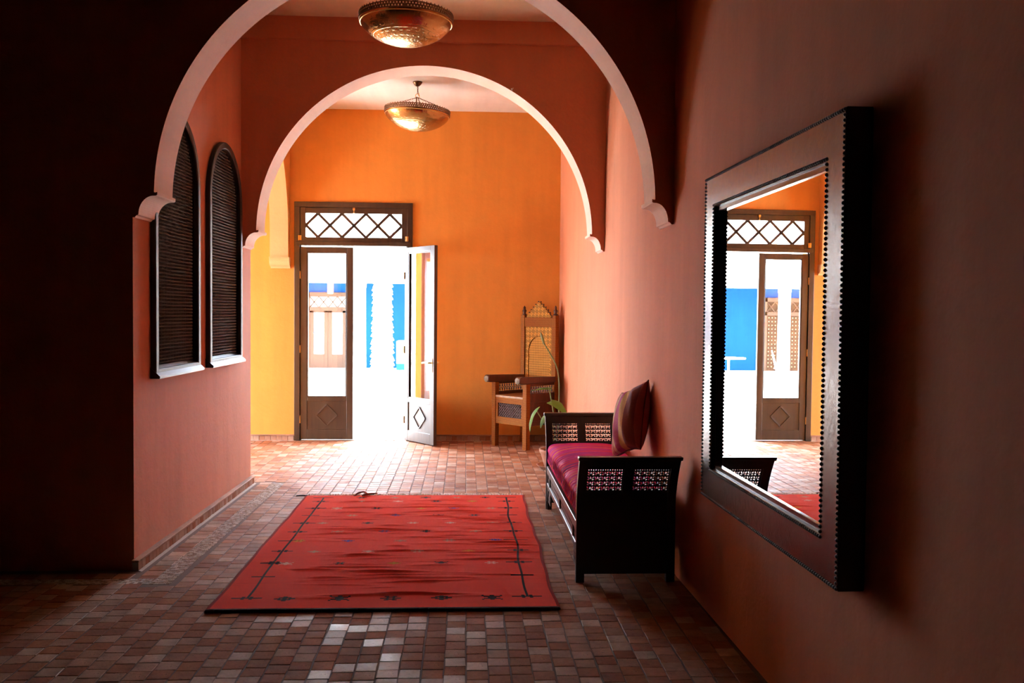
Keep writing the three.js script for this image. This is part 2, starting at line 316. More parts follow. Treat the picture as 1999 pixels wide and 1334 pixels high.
{
  const fl = struct('floor', 'terracotta tile floor of the hall, laid in long columns of small squares', 'floor');
  part(fl, 'mortar_bed', box(-6.2, 1.9, -0.12, -0.0032, ZB - 0.34, 6.1), M.grout);
  const variants = Array.from({ length: 8 }, () => tileGeo(0.0845, 0.087, 0.010));
  const tiles = [], m4 = new THREE.Matrix4(), e = new THREE.Euler(), pitchX = 0.09;
  for (let k = -48; k <= 17; k++) {
    const xc = -0.259 + pitchX * (k + 0.5); let z = -2.4 - rr(0, 0.06); const drift = rr(-0.002, 0.002);
    while (z > ZB - 0.02) {
      const d = 0.0925 + rr(-0.004, 0.004), zc = z - d / 2; z -= d;
      const inHall = zc < Z1 + 0.02 && zc > Z2B - 0.05;
      if (xc > XR(zc) - 0.03 || xc < -4.5) continue;
      if (inHall && xc < -1.55 || zc >= Z1 + 0.02 && zc < -4.925 && xc < -1.55) continue;
      e.set(rr(-0.009, 0.009), rr(-0.02, 0.02), rr(-0.009, 0.009));
      const matrix = new THREE.Matrix4().makeRotationFromEuler(e).setPosition(xc + drift, rr(-0.0012, 0.0002), zc).scale(V(1, 1, d / 0.0925));
      const tone = Math.floor(Math.pow(rnd(), 0.9) * 5.4); const j = rr(0.86, 1.12);
      tiles.push({ geo: variants[Math.floor(rnd() * 8)], matrix, tone, color: clayTones[tone].map((c) => c * j), du: rr(0, 9), dv: rr(0, 9), us: 3, x: xc, z: zc });
    }
  }
  // the 300 that show largest are parts of their own
  const p = V(), seenTiles = tiles.filter((t) => { p.set(t.x, 0, t.z).project(camera); return Math.abs(p.x) < 0.99 && Math.abs(p.y) < 0.99 && t.z > -7 && t.x > -1.75 - (t.z + 5) * 0.2 && t.x < 0.75 && !(t.x > RUG.x0 && t.x < RUG.x1 && t.z > RUG.z0 && t.z < RUG.z1); }).sort((a, b) => b.z - a.z).slice(0, 300);
  const apart = new Set(seenTiles);
  variants.forEach((g) => { const u = g.attributes.uv, o = [rr(0, 9), rr(0, 9)]; g.userData.big = g.clone(); const w = g.userData.big.attributes.uv; for (let i = 0; i < w.count; i++) w.setXY(i, u.getX(i) * 3 + o[0], u.getY(i) * 3 + o[1]); });
  for (const t of seenTiles) { const m = new THREE.Mesh(t.geo.userData.big, clayMats[t.tone]); m.applyMatrix4(t.matrix); m.receiveShadow = m.castShadow = true; m.name = fl.userData.k ? `tile_${String(fl.userData.k).padStart(3, '0')}` : 'tile'; fl.userData.k = (fl.userData.k ?? 0) + 1; fl.add(m); }
  delete fl.userData.k;
  const rest = part(fl, 'tile_field', mergeTiles(tiles.filter((t) => !apart.has(t))), fieldMat); rest.userData.kind = 'stuff';
  // border: header tiles along the wall, a pale mosaic band that turns the corner
  const border = [], mosaic = [], bg = Array.from({ length: 5 }, () => tileGeo(0.096, 0.098, 0.010, 0.003)), sg = Array.from({ length: 5 }, () => tileGeo(0.019, 0.017, 0.008, 0.0022));
  const put = (list, g, x, z, tones, s = 1) => { e.set(rr(-0.005, 0.005), rr(-0.05, 0.05) * s, rr(-0.005, 0.005)); const c = tones[Math.floor(rnd() * tones.length)], j = rr(0.85, 1.12); list.push({ geo: g[Math.floor(rnd() * g.length)], matrix: new THREE.Matrix4().makeRotationFromEuler(e).setPosition(x, rr(-0.001, 0.0002), z), color: c.map((v) => v * j), du: rr(0, 9), dv: rr(0, 9), us: 3 }); };
  for (let z = -4.985; z > Z2B; z -= 0.103) put(border, bg, XL(z) + 0.127, z - 0.05, clayTones, 0.2);
  for (let x = -1.80; x > -4.5; x -= 0.103) put(border, bg, x - 0.05, -5.085, clayTones, 0.2);
  const stone = [[0.66, 0.58, 0.48], [0.60, 0.50, 0.40], [0.70, 0.64, 0.55], [0.52, 0.40, 0.30], [0.42, 0.30, 0.22]];
  for (let z = -4.945; z > Z2B; z -= 0.0195) for (let i = 0; i < 5; i++) put(mosaic, sg, XL(z) + 0.187 + i * 0.0205 + rr(-0.002, 0.002), z, stone);
  for (let x = -1.66; x > -4.5; x -= 0.0205) for (let i = 0; i < 5; i++) put(mosaic, sg, x, -4.945 - i * 0.0195 + rr(-0.002, 0.002), stone);
  const b = part(fl, 'border_tiles', mergeTiles(border), fieldMat), mo = part(fl, 'mosaic_band', mergeTiles(mosaic), fieldMat, 'pale mosaic border strip'); b.userData.kind = mo.userData.kind = 'stuff';
}
// baseboards: little upright clay bricks with a ledge above
function baseboard(name, label, a, b, h, count, thick) {
  const o = struct(name, label, 'baseboard'), L = a.distanceTo(b), dir = b.clone().sub(a).normalize(), turn = Math.atan2(-dir.z, dir.x), w = L / count;
  const F = new THREE.Matrix4().makeRotationY(turn).setPosition(a);
  const kinds = Array.from({ length: 5 }, () => { const g = rbox(-w / 2 + 0.0015, w / 2 - 0.0015 + rr(-0.001, 0.001), 0, h - 0.014, 0, thick - 0.004 + rr(-0.0015, 0.0015), 0.003, 1); return g; });
  for (let i = 0; i < count; i++) {
    const m = part(o, 'brick', kinds[Math.floor(rnd() * 5)], clayMats[[0, 1, 3, 5, 5, 3][Math.floor(rnd() * 6)]]);
    m.applyMatrix4(new THREE.Matrix4().makeTranslation((i + 0.5) * w, 0, 0).premultiply(F));
  }
  part(o, 'ledge', rbox(-0.01, L + 0.01, h - 0.014, h, -0.005, thick + 0.003, 0.004, 1).applyMatrix4(F), clayMats[3]);
  part(o, 'mortar', box(0, L, 0.0, h - 0.012, -0.005, thick - 0.01).applyMatrix4(F), M.groutPale);
  const f = new THREE.Shape([[0, 0], [0.024, 0], [0, 0.007]].map(([z, y]) => new THREE.Vector2(z, y)));
  part(o, 'mortar_fillet', slab(f, L, 0).rotateY(-Math.PI / 2).translate(L, -0.004, thick - 0.006).applyMatrix4(F), M.groutPale);
}
baseboard('baseboard_left', 'clay brick baseboard along the left wall under the lattice windows', V(XL(Z1) + 0.001, 0, Z1 + 0.02), V(XL(Z2B) + 0.001, 0, Z2B), 0.062, 46, 0.033);
baseboard('baseboard_back', 'clay brick baseboard on the back wall right of the door', V(DX1 + 0.005, 0, ZB + 0.001), V(XR(ZB) - 0.01, 0, ZB + 0.001), 0.068, 26, 0.022);
baseboard('baseboard_back_left', 'clay brick baseboard on the back wall left of the door', V(-4.59, 0, ZB + 0.001), V(DX0 - 0.005, 0, ZB + 0.001), 0.068, 42, 0.022);

// ───────────────────────── the double door ─────────────────────────
{
  const o = struct('door_1', 'dark wooden double door with a lattice transom, its right leaf swung open into the room', 'door'), W = M.doorWood;
  const z0 = ZB - 0.06, z1 = ZB + 0.022, JX0 = DX0, JX1 = DX1;
  part(o, 'door_frame', [
    rbox(JX0, JX0 + 0.062, 0, DY, z0, z1), rbox(JX1 - 0.062, JX1, 0, DY, z0, z1), rbox(JX0, JX1, DY - 0.058, DY, z0, z1 + 0.002), rbox(JX0 + 0.02, JX1 - 0.02, 2.188, 2.232, z0, z1 + 0.006),
    rbox(JX0 + 0.062, JX0 + 0.075, 0, 2.2, z0, z1 - 0.03), rbox(JX1 - 0.075, JX1 - 0.062, 0, 2.2, z0, z1 - 0.03),
  ], W);
  const tr = part(o, 'transom', [rbox(JX0 + 0.062, -1.79, 2.232, DY - 0.058, ZB - 0.045, ZB + 0.004), rbox(-0.724, JX1 - 0.062, 2.232, DY - 0.058, ZB - 0.045, ZB + 0.004), rbox(-1.79, -0.724, 2.55, DY - 0.058, ZB - 0.045, ZB + 0.004), rbox(-1.79, -0.724, 2.232, 2.284, ZB - 0.045, ZB + 0.004)], W);
  // transom lattice: two zigzags that cross into four diamonds
  const w4 = 1.066 / 4, yA = 2.284, yB = 2.55, ym = (yA + yB) / 2;
  for (let i = 0; i < 4; i++) {
    const x = -1.79 + i * w4;
    for (const [a, b] of [[[x - 0.0, ym], [x + w4 / 2, yB]], [[x, ym], [x + w4 / 2, yA]], [[x + w4 / 2, yB], [x + w4, ym]], [[x + w4 / 2, yA], [x + w4, ym]]])
      part(tr, 'lattice_bar', bar(V(a[0], a[1], ZB - 0.02), V(b[0], b[1], ZB - 0.02), 0.031, 0.03), W);
  }
  part(tr, 'pane', box(-1.80, -0.715, 2.275, 2.56, ZB - 0.037, ZB - 0.035).translate(0, 0, 0), M.glass);
  part(tr, 'window_catch', [rbox(-1.268, -1.240, 2.585, 2.615, ZB + 0.003, ZB + 0.026, 0.005), new THREE.CylinderGeometry(0.005, 0.005, 0.05, 8).translate(-1.254, 2.58, ZB + 0.02), ball(-1.254, 2.555, ZB + 0.02, 0.009)], M.brass, 'small brass catch');
  for (const x of [-1.852, -0.664]) part(o, 'transom_hinge', [rbox(x - 0.018, x + 0.018, 2.245, 2.30, z1 - 0.004, z1 + 0.006, 0.003), new THREE.CylinderGeometry(0.006, 0.006, 0.055, 8).translate(x, 2.272, z1 + 0.007)], M.brass, 'brass hinge plate');

  // a leaf in its own frame: hinge at x = 0, free edge at x = w, z = ±t/2
  function leaf(mirrorSide, withHandle) {
    const g = new THREE.Group(), w = 0.586, t = 0.042, h = 2.175, y0 = 0.012; g.name = 'door_leaf';
    const gl0 = 0.492, gl1 = 2.115, s = 0.073;
    const frame = [rbox(0, s, y0, h, -t / 2, t / 2), rbox(w - s, w, y0, h, -t / 2, t / 2), rbox(s - 0.001, w - s + 0.001, gl1, h, -t / 2, t / 2), rbox(s - 0.001, w - s + 0.001, 0.445, gl0, -t / 2, t / 2), rbox(s - 0.001, w - s + 0.001, y0, 0.128, -t / 2, t / 2)];
    const fm = new THREE.Mesh(merge(frame), M.doorWood); fm.name = 'leaf_frame'; g.add(fm);
    part(g, 'panel', rbox(s - 0.01, w - s + 0.01, 0.12, 0.45, -0.010, 0.010), M.doorWood);
    const cx = w / 2, cy = 0.286;
    for (const sd of [-1, 1]) {
      const z = sd * 0.0135, D = [[cx - 0.117, cy], [cx, cy + 0.118], [cx + 0.117, cy], [cx, cy - 0.118]];
      part(g, 'diamond_moulding', D.map((a, i) => bar(V(a[0], a[1], z), V(D[(i + 1) % 4][0], D[(i + 1) % 4][1], z), 0.014, 0.014)), M.doorWood);
      part(g, 'glazing_bead', [rbox(s, w - s, gl0, gl0 + 0.012, sd > 0 ? 0.004 : -0.018, sd > 0 ? 0.018 : -0.004, 0.003), rbox(s, w - s, gl1 - 0.012, gl1, sd > 0 ? 0.004 : -0.018, sd > 0 ? 0.018 : -0.004, 0.003), rbox(s, s + 0.012, gl0, gl1, sd > 0 ? 0.004 : -0.018, sd > 0 ? 0.018 : -0.004, 0.003), rbox(w - s - 0.012, w - s, gl0, gl1, sd > 0 ? 0.004 : -0.018, sd > 0 ? 0.018 : -0.004, 0.003)], M.doorWood);
    }
    part(g, 'pane', box(s - 0.005, w - s + 0.005, gl0 - 0.004, gl1 + 0.004, -0.0015, 0.0015), M.glass);
    if (withHandle) for (const sd of [-1, 1]) {
      const z = sd * (t / 2), hx = w - 0.04, hy = 0.905;
      part(g, 'door_handle', [rbox(hx - 0.016, hx + 0.016, hy - 0.10, hy + 0.05, Math.min(z, z + sd * 0.005), Math.max(z, z + sd * 0.005), 0.002), new THREE.CylinderGeometry(0.008, 0.008, 0.045, 10).rotateX(Math.PI / 2).translate(hx, hy, z + sd * 0.024), tube([V(hx, hy, z + sd * 0.045), V(hx - 0.04, hy + 0.003, z + sd * 0.05), V(hx - 0.115, hy - 0.004, z + sd * 0.047)], 0.0085, 10, 8), ball(hx - 0.115, hy - 0.004, z + sd * 0.047, 0.0095)], M.brass, 'brass lever handle on a plate');
    }
    for (const y of [0.24, 1.03, 1.86]) part(g, 'hinge', new THREE.CylinderGeometry(0.008, 0.008, 0.085, 8).translate(-0.004, y, t / 2 + 0.004), M.brass, 'brass barrel hinge');
    if (mirrorSide) g.scale.x = 1;
    return g;
  }
  const closed = leaf(false, false); closed.position.set(-1.847, 0, ZB - 0.012); o.add(closed);
  const open = leaf(true, true); open.position.set(-0.668, 0, ZB + 0.005); open.rotation.y = -Math.atan2(0.806, 0.592); open.name = 'door_leaf_001'; o.add(open);
  closed.userData.label = 'closed left door leaf'; open.userData.label = 'open right door leaf with brass handle';
  part(o, 'threshold', rbox(DX0, DX1, -0.02, 0.006, ZB - 0.35, ZB + 0.0, 0.004), M.groutPale, 'pale worn threshold');
}

{
  const o = struct('door_4', 'open garden doorway in the end wall of the side room, out of sight', 'door');
  part(o, 'door_frame', [rbox(-4.66, -4.58, 0, 2.32, -8.67, -8.6), rbox(-4.66, -4.58, 0, 2.32, -10.2, -10.13), rbox(-4.66, -4.58, 2.25, 2.32, -10.2, -8.6)], M.doorWood);
  part(o, 'threshold', rbox(-4.9, -4.6, -0.02, 0.006, -10.2, -8.6, 0.004), M.groutPale);
}
// ───────────────────────── rug ─────────────────────────
{
  const W = 1024, H = 1408, c = document.createElement('canvas'); c.width = W; c.height = H; const x = c.getContext('2d');
  x.fillStyle = '#dc3c22'; x.fillRect(0, 0, W, H);
  for (let i = 0; i < 900; i++) { x.fillStyle = `rgba(${rnd() < 0.5 ? '160,28,16' : '226,84,48'},${rr(0.03, 0.13)})`; x.fillRect(rr(-200, W), rr(0, H), rr(80, 600), rr(1, 4)); }
  const px = (u) => (u - RUG.x0) / (RUG.x1 - RUG.x0) * W, py = (z) => (z - RUG.z0) / (RUG.z1 - RUG.z0) * H;
  const motif = (cx, cy, col, s = 1, kind = 0) => {     // a small woven lozenge with side hooks
    x.fillStyle = col; const u = 5 * s, v = 5.5 * s;
    const rows = [['..##..##..', '...####...', '####..####', '...####...', '..##..##..'], ['....##....', '..######..', '###.##.###', '..######..', '....##....'], ['#...##...#', '.########.', '...####...', '.########.', '#...##...#']][kind];
    rows.forEach((r, j) => [...r].forEach((k, i) => { if (k === '#') x.fillRect(cx + (i - 5) * u, cy + (j - 2.5) * v, u + 0.6, v + 0.6); }));
  };
  // two dark rods with rungs
  for (const [bx, s] of [[0.088, 1], [0.915, -1]]) {
    x.strokeStyle = '#1c0c0c'; x.lineWidth = 7; x.beginPath(); for (let y = 42; y <= H - 95; y += 8) x.lineTo(bx * W + Math.sin(y * 0.011) * 2, y); x.stroke();
    [45, 118, 240, 360, 480, 605, 725, 850, 985, 1120, 1310].forEach((y, i) => { x.fillStyle = '#1e0b0b'; const L = i % 2 ? 38 : 46; x.fillRect(bx * W - L, y - 4, L * 2, 8); if (i % 3) { x.fillRect(bx * W - 16, y - 12, 10, 24); x.fillRect(bx * W + 8, y - 12, 10, 24); } });
  }
  const cols = { w: '#d9a08a', k: '#241013', p: '#7d4a78', g: '#c98a2c', t: '#b98568', b: '#4b3a86' };
  const rows = [[46, 'ktktk', [0.26, 0.41, 0.55, 0.69, 0.82]], [118, 'wwkg', [0.27, 0.43, 0.60, 0.76]], [245, 'wkgpt', [0.18, 0.35, 0.54, 0.68, 0.84]], [362, 'tpkk', [0.26, 0.44, 0.62, 0.77]], [480, 'tkwwt', [0.16, 0.34, 0.52, 0.67, 0.84]],
    [605, 'tpkt', [0.24, 0.42, 0.58, 0.77]], [728, 'gbttb', [0.12, 0.30, 0.49, 0.67, 0.84]], [858, 'twwg', [0.20, 0.39, 0.56, 0.74]], [990, 'wkgkw', [0.13, 0.31, 0.49, 0.65, 0.82]], [1150, 'kkkk', [0.24, 0.4, 0.56, 0.74]], [1318, 'kkkkk', [0.20, 0.36, 0.51, 0.66, 0.81]]];
  rows.forEach(([y, s, xs], r) => { if (r === 9) return; xs.forEach((u, i) => motif(u * W, y, cols[s[i]], r > 9 ? 1.25 : 0.95, (r + i) % 3)); });
  x.fillStyle = '#120607'; x.fillRect(0, H - 16, W, 16); x.fillStyle = '#8c1f18'; x.fillRect(0, 0, 9, H); x.fillRect(W - 9, 0, 9, H);
  const t = new THREE.CanvasTexture(c); t.colorSpace = THREE.SRGBColorSpace; t.flipY = false; t.magFilter = THREE.LinearFilter;
  const weave = tex(64, (a, b) => { const v = (b % 4 < 2 ? 1 : 0.4) * ((a + (b >> 2) * 2) % 4 < 3 ? 1 : 0.5); return [v, v, v]; }, false, 64, 64); weave.repeat.set(40, 90);
  const o = thing('rug', 'red flat-woven rug with small coloured motifs and two dark rods along its sides', 'rug');
  // body: a thin sheet that lies in cross-wise creases
  const nx = 90, nz = 330, g = new THREE.BufferGeometry(), P = [], U = [], I = [];
  const bumps = Array.from({ length: 120 }, () => { const side = rnd(); return { x: side < 0.75 ? rr(-0.9, 0.25) : rr(-1.15, 0.4), z: rr(RUG.z0 + 0.1, RUG.z1 - 0.12), L: rr(0.06, 0.26), w: rr(0.009, 0.018), h: rr(0.0022, 0.0075), s: rr(-0.10, 0.10) }; });
  for (const [bx, bz, L, h] of [[-0.62, -5.47, 0.20, 0.009], [-0.45, -5.12, 0.20, 0.013], [-0.2, -5.9, 0.22, 0.008], [-0.4, -6.1, 0.24, 0.008]]) bumps.push({ x: bx, z: bz, L, w: 0.020, h: h * 0.8, s: 0.03 });
  const height = (X, Z) => { let y = 0.0022; for (const b of bumps) { const dz = Z - b.z - b.s * (X - b.x), dx = (X - b.x) / b.L; if (Math.abs(dz) < 0.09 && Math.abs(dx) < 2.4) y += b.h * Math.exp(-dx * dx - (dz * dz) / (b.w * b.w)); } return y; };
  const edge = (Z) => 0.006 * Math.sin(Z * 4.1) + 0.004 * Math.sin(Z * 11 + 1);
  for (let layer = 0; layer < 2; layer++) for (let j = 0; j <= nz; j++) for (let i = 0; i <= nx; i++) {
    const u = i / nx, v = j / nz, Z = RUG.z0 + v * (RUG.z1 - RUG.z0), X = RUG.x0 + u * (RUG.x1 - RUG.x0) + edge(Z) * (u > 0.5 ? (u - 0.5) * 2 : (u - 0.5));
    P.push(X, height(X, Z) + (layer ? 0 : 0.005), Z); U.push(u, v);
  }
  const q = (nx + 1) * (nz + 1), id = (l, i, j) => l * q + j * (nx + 1) + i;
  for (let j = 0; j < nz; j++) for (let i = 0; i < nx; i++) { I.push(id(0, i, j), id(0, i, j + 1), id(0, i + 1, j), id(0, i + 1, j), id(0, i, j + 1), id(0, i + 1, j + 1)); I.push(id(1, i, j), id(1, i + 1, j), id(1, i, j + 1), id(1, i + 1, j), id(1, i + 1, j + 1), id(1, i, j + 1)); }
  for (let j = 0; j < nz; j++) { I.push(id(0, 0, j), id(1, 0, j), id(0, 0, j + 1), id(0, 0, j + 1), id(1, 0, j), id(1, 0, j + 1), id(0, nx, j), id(0, nx, j + 1), id(1, nx, j), id(0, nx, j + 1), id(1, nx, j + 1), id(1, nx, j)); }
  for (let i = 0; i < nx; i++) { I.push(id(0, i, nz), id(1, i, nz), id(0, i + 1, nz), id(0, i + 1, nz), id(1, i, nz), id(1, i + 1, nz), id(0, i, 0), id(0, i + 1, 0), id(1, i, 0), id(0, i + 1, 0), id(1, i + 1, 0), id(1, i, 0)); }
  g.setAttribute('position', new THREE.Float32BufferAttribute(P, 3)); g.setAttribute('uv', new THREE.Float32BufferAttribute(U, 2)); g.setIndex(I); g.computeVertexNormals();
  part(o, 'woven_field', g, phys(0xffffff, 0.97, { map: t, bumpMap: weave, bumpScale: 0.0008, specularIntensity: 0.15 }));
  const hem = []; for (let i = 0; i < 40; i++) { const a = RUG.x0 + i / 40 * (RUG.x1 - RUG.x0), b = RUG.x0 + (i + 1) / 40 * (RUG.x1 - RUG.x0); hem.push(bar(V(a, 0.008, RUG.z1 + 0.004), V(b + 0.004, 0.008, RUG.z1 + 0.004), 0.016, 0.018, 0.006)); }
  part(o, 'hem', hem, std(lin(0.02, 0.008, 0.008), 0.95), 'dark bound hem');
  const fr = []; for (let i = 0; i < 150; i++) { const X = RUG.x0 + (i + 0.5) / 150 * (RUG.x1 - RUG.x0), l = rr(0.03, 0.065), s = rr(-0.025, 0.025); fr.push(tube([V(X, 0.007, RUG.z0 + 0.004), V(X + s * 0.4, 0.012, RUG.z0 - l * 0.5), V(X + s, 0.004, RUG.z0 - l)], 0.0036, 4, 4)); }
  part(o, 'fringe', fr, std(lin(0.78, 0.60, 0.50), 0.95), 'pale knotted fringe').userData.kind = 'stuff';
  part(o, 'curled_tassel', tube([V(-0.86, 0.008, RUG.z0 + 0.03), V(-0.84, 0.020, RUG.z0 - 0.02), V(-0.79, 0.028, RUG.z0 - 0.03), V(-0.77, 0.022, RUG.z0 + 0.03), V(-0.80, 0.016, RUG.z0 + 0.05), V(-0.74, 0.018, RUG.z0 - 0.01), V(-0.69, 0.012, RUG.z0 - 0.04)], 0.007, 36, 6), std(lin(0.30, 0.07, 0.05), 0.95), 'curled loose tassel');
  part(o, 'corner_tassel', tube([V(RUG.x0 + 0.01, 0.006, RUG.z0 + 0.006), V(RUG.x0 - 0.03, 0.008, RUG.z0 + 0.004), V(RUG.x0 - 0.075, 0.006, RUG.z0 + 0.012)], 0.005, 10, 5), std(lin(0.02, 0.01, 0.01), 0.95), 'dark corner tassel');
}

// ───────────────────────── bench, mattress, cushion ─────────────────────────
const fanHoles = (w, h, rows, cols) => {               // pierced fans in rows, a line of dots over them
  const holes = [], ch = h / (rows + 0.45), cw = w / cols;
  for (let r = 0; r < rows; r++) for (let c = 0; c < cols; c++) {
    const ox = (c + 0.5) * cw + (r % 2 ? 0 : 0), oy = r * ch + 0.10 * ch;
    for (let k = 0; k < 5; k++) {
      const a = Math.PI * (0.10 + 0.20 * k), R = Math.min(0.80 * ch / Math.max(Math.sin(a), 0.5), 0.47 * cw / Math.max(Math.abs(Math.cos(a)), 0.35)), r0 = 0.22 * R, dx = Math.cos(a), dy = Math.sin(a), nx = -dy, ny = dx, wd = 0.175 * R;
      holes.push([[ox + dx * r0, oy + dy * r0], [ox + dx * R * 0.72 - nx * wd, oy + dy * R * 0.72 - ny * wd], [ox + dx * R, oy + dy * R], [ox + dx * R * 0.72 + nx * wd, oy + dy * R * 0.72 + ny * wd]]);
    }
  }
  for (let c = 0; c < cols * 3; c++) { const x = (c + 0.5) * cw / 3, y = rows * ch + 0.2 * ch, s = Math.min(cw / 9, ch * 0.13); holes.push([[x - s, y], [x, y - s], [x + s, y], [x, y + s]]); }
  return holes;
};
{
  // built about the front left foot of the near end; x across (to the wall), z along (away from the viewer is -z)
  const o = thing('bench', 'dark carved wooden bench with pierced scroll ends, standing along the right wall', 'bench', [0.603, 0, -4.905]);
  const L = 1.905, Wd = 0.537, Wm = M.darkWood;
  const lean = (y) => y < 0.40 ? 0 : 0.125 * Math.pow((y - 0.40) / 0.285, 1.7);
  const bend = (g, end) => { const p = g.attributes.position; for (let i = 0; i < p.count; i++) p.setZ(i, p.getZ(i) + (end ? -1 : 1) * lean(p.getY(i))); g.computeVertexNormals(); return g; };
  const seg = (x0, x1, y0, y1, z0, z1) => boxUV(new THREE.BoxGeometry(x1 - x0, y1 - y0, z1 - z0, 1, Math.max(1, Math.ceil((y1 - y0) / 0.025)), 1).translate((x0 + x1) / 2, (y0 + y1) / 2, (z0 + z1) / 2));
  for (const end of [0, 1]) {
    const z0 = end ? -L : -0.04, z1 = end ? -L + 0.04 : 0;
    const e = part(o, 'end_panel', [bend(seg(0, 0.045, 0, 0.685, z0, z1), end), bend(seg(Wd - 0.045, Wd, 0, 0.685, z0, z1), end), bend(seg(0.04, Wd - 0.04, 0.632, 0.685, z0, z1), end), bend(seg(0.243, 0.294, 0.49, 0.64, z0, z1), end), bend(seg(0.04, Wd - 0.04, 0.045, 0.495, z0 + 0.008, z1 - 0.008), end)], Wm);
    part(o, 'end_cap', bend(boxUV(new RoundedBoxGeometry(Wd + 0.016, 0.022, 0.056, 2, 0.006).translate(Wd / 2, 0.69, (z0 + z1) / 2)), end), Wm);
    for (const [a, b] of [[0.045, 0.243], [0.294, Wd - 0.045]]) {
      const s = poly([[a, 0.495], [b, 0.495], [b, 0.632], [a, 0.632]]);
      for (const h of fanHoles(b - a - 0.008, 0.131, 4, 5)) s.holes.push(new THREE.Path(h.map(([x, y]) => new THREE.Vector2(a + 0.004 + x, 0.499 + y))));
      part(o, 'pierced_panel', bend(slab(s, 0.010, (z0 + z1) / 2 - 0.005, 0, 4), end), Wm);
    }
    void e;
  }
  // front and back rails with a studded strip between them
  for (const [x0, x1] of [[0.004, 0.036], [Wd - 0.036, Wd - 0.004]]) {
    part(o, 'top_rail', rbox(x0, x1, 0.268, 0.322, -L + 0.04, -0.04, 0.006), Wm);
    part(o, 'lower_rail', rbox(x0, x1, 0.165, 0.202, -L + 0.04, -0.04, 0.006), Wm);
    for (const z of [-0.06, -0.24, -L / 2, -L + 0.24, -L + 0.06]) part(o, 'stile', rbox(x0 + 0.001, x1 - 0.001, z < -0.1 && z > -L + 0.1 ? 0.19 : 0.06, 0.28, z - 0.018, z + 0.018, 0.004), Wm);
  }
  for (const [za, zb] of [[-0.24, -L / 2], [-L / 2, -L + 0.24], [-0.06, -0.24], [-L + 0.24, -L + 0.06]]) {
    const w = Math.abs(za - zb), low = w < 0.3 ? 0.06 : 0.19, s = poly([[0, low], [w, low], [w, 0.28], [0, 0.28]]), n = Math.round(w / 0.03), m = low < 0.1 ? 6 : 2;
    for (let i = 0; i < n; i++) for (let j = 0; j < m; j++) { const cx = (i + 0.5) * w / n, cy = (low < 0.1 ? 0.085 : 0.217) + j * 0.031, r = 0.009; s.holes.push(new THREE.Path([[cx - r, cy], [cx, cy - r], [cx + r, cy], [cx, cy + r]].map(([x, y]) => new THREE.Vector2(x, y)))); }
    part(o, 'fretwork_strip', slab(s, 0.008, 0).rotateY(Math.PI / 2).translate(0.014, 0, Math.max(za, zb)), Wm);
  }
  part(o, 'seat_board', box(0.03, Wd - 0.03, 0.29, 0.31, -L + 0.04, -0.04), Wm);
  for (const [x, z] of [[0, 0], [Wd - 0.05, 0], [0, -L + 0.16], [Wd - 0.05, -L + 0.16]]) {
    const s = new THREE.Shape(); s.moveTo(0, 0); s.lineTo(0.16, 0.17); s.lineTo(0.0, 0.17); const k = z === 0 ? 1 : -1;
    const f = new THREE.Shape(); f.moveTo(0, 0); f.lineTo(0.05, 0); f.quadraticCurveTo(0.055, 0.10, 0.15, 0.165); f.lineTo(0, 0.165); f.closePath(); void s;
    const g = boxUV(slab(f, 0.034, 0, 0.003, 8)); g.rotateY(Math.PI / 2); if (k < 0) g.scale(1, 1, -1), g.index ?? flip(g);
    part(o, 'foot', g.translate(x + 0.008, 0, z === 0 ? -0.005 : -L + 0.005), Wm);
  }
}
function flip(g) { for (const a of Object.values(g.attributes)) { const k = a.itemSize, v = a.array; for (let i = 0; i < a.count; i += 3) for (let c = 0; c < k; c++) { const t = v[(i + 1) * k + c]; v[(i + 1) * k + c] = v[(i + 2) * k + c]; v[(i + 2) * k + c] = t; } } g.computeVertexNormals(); return g; }
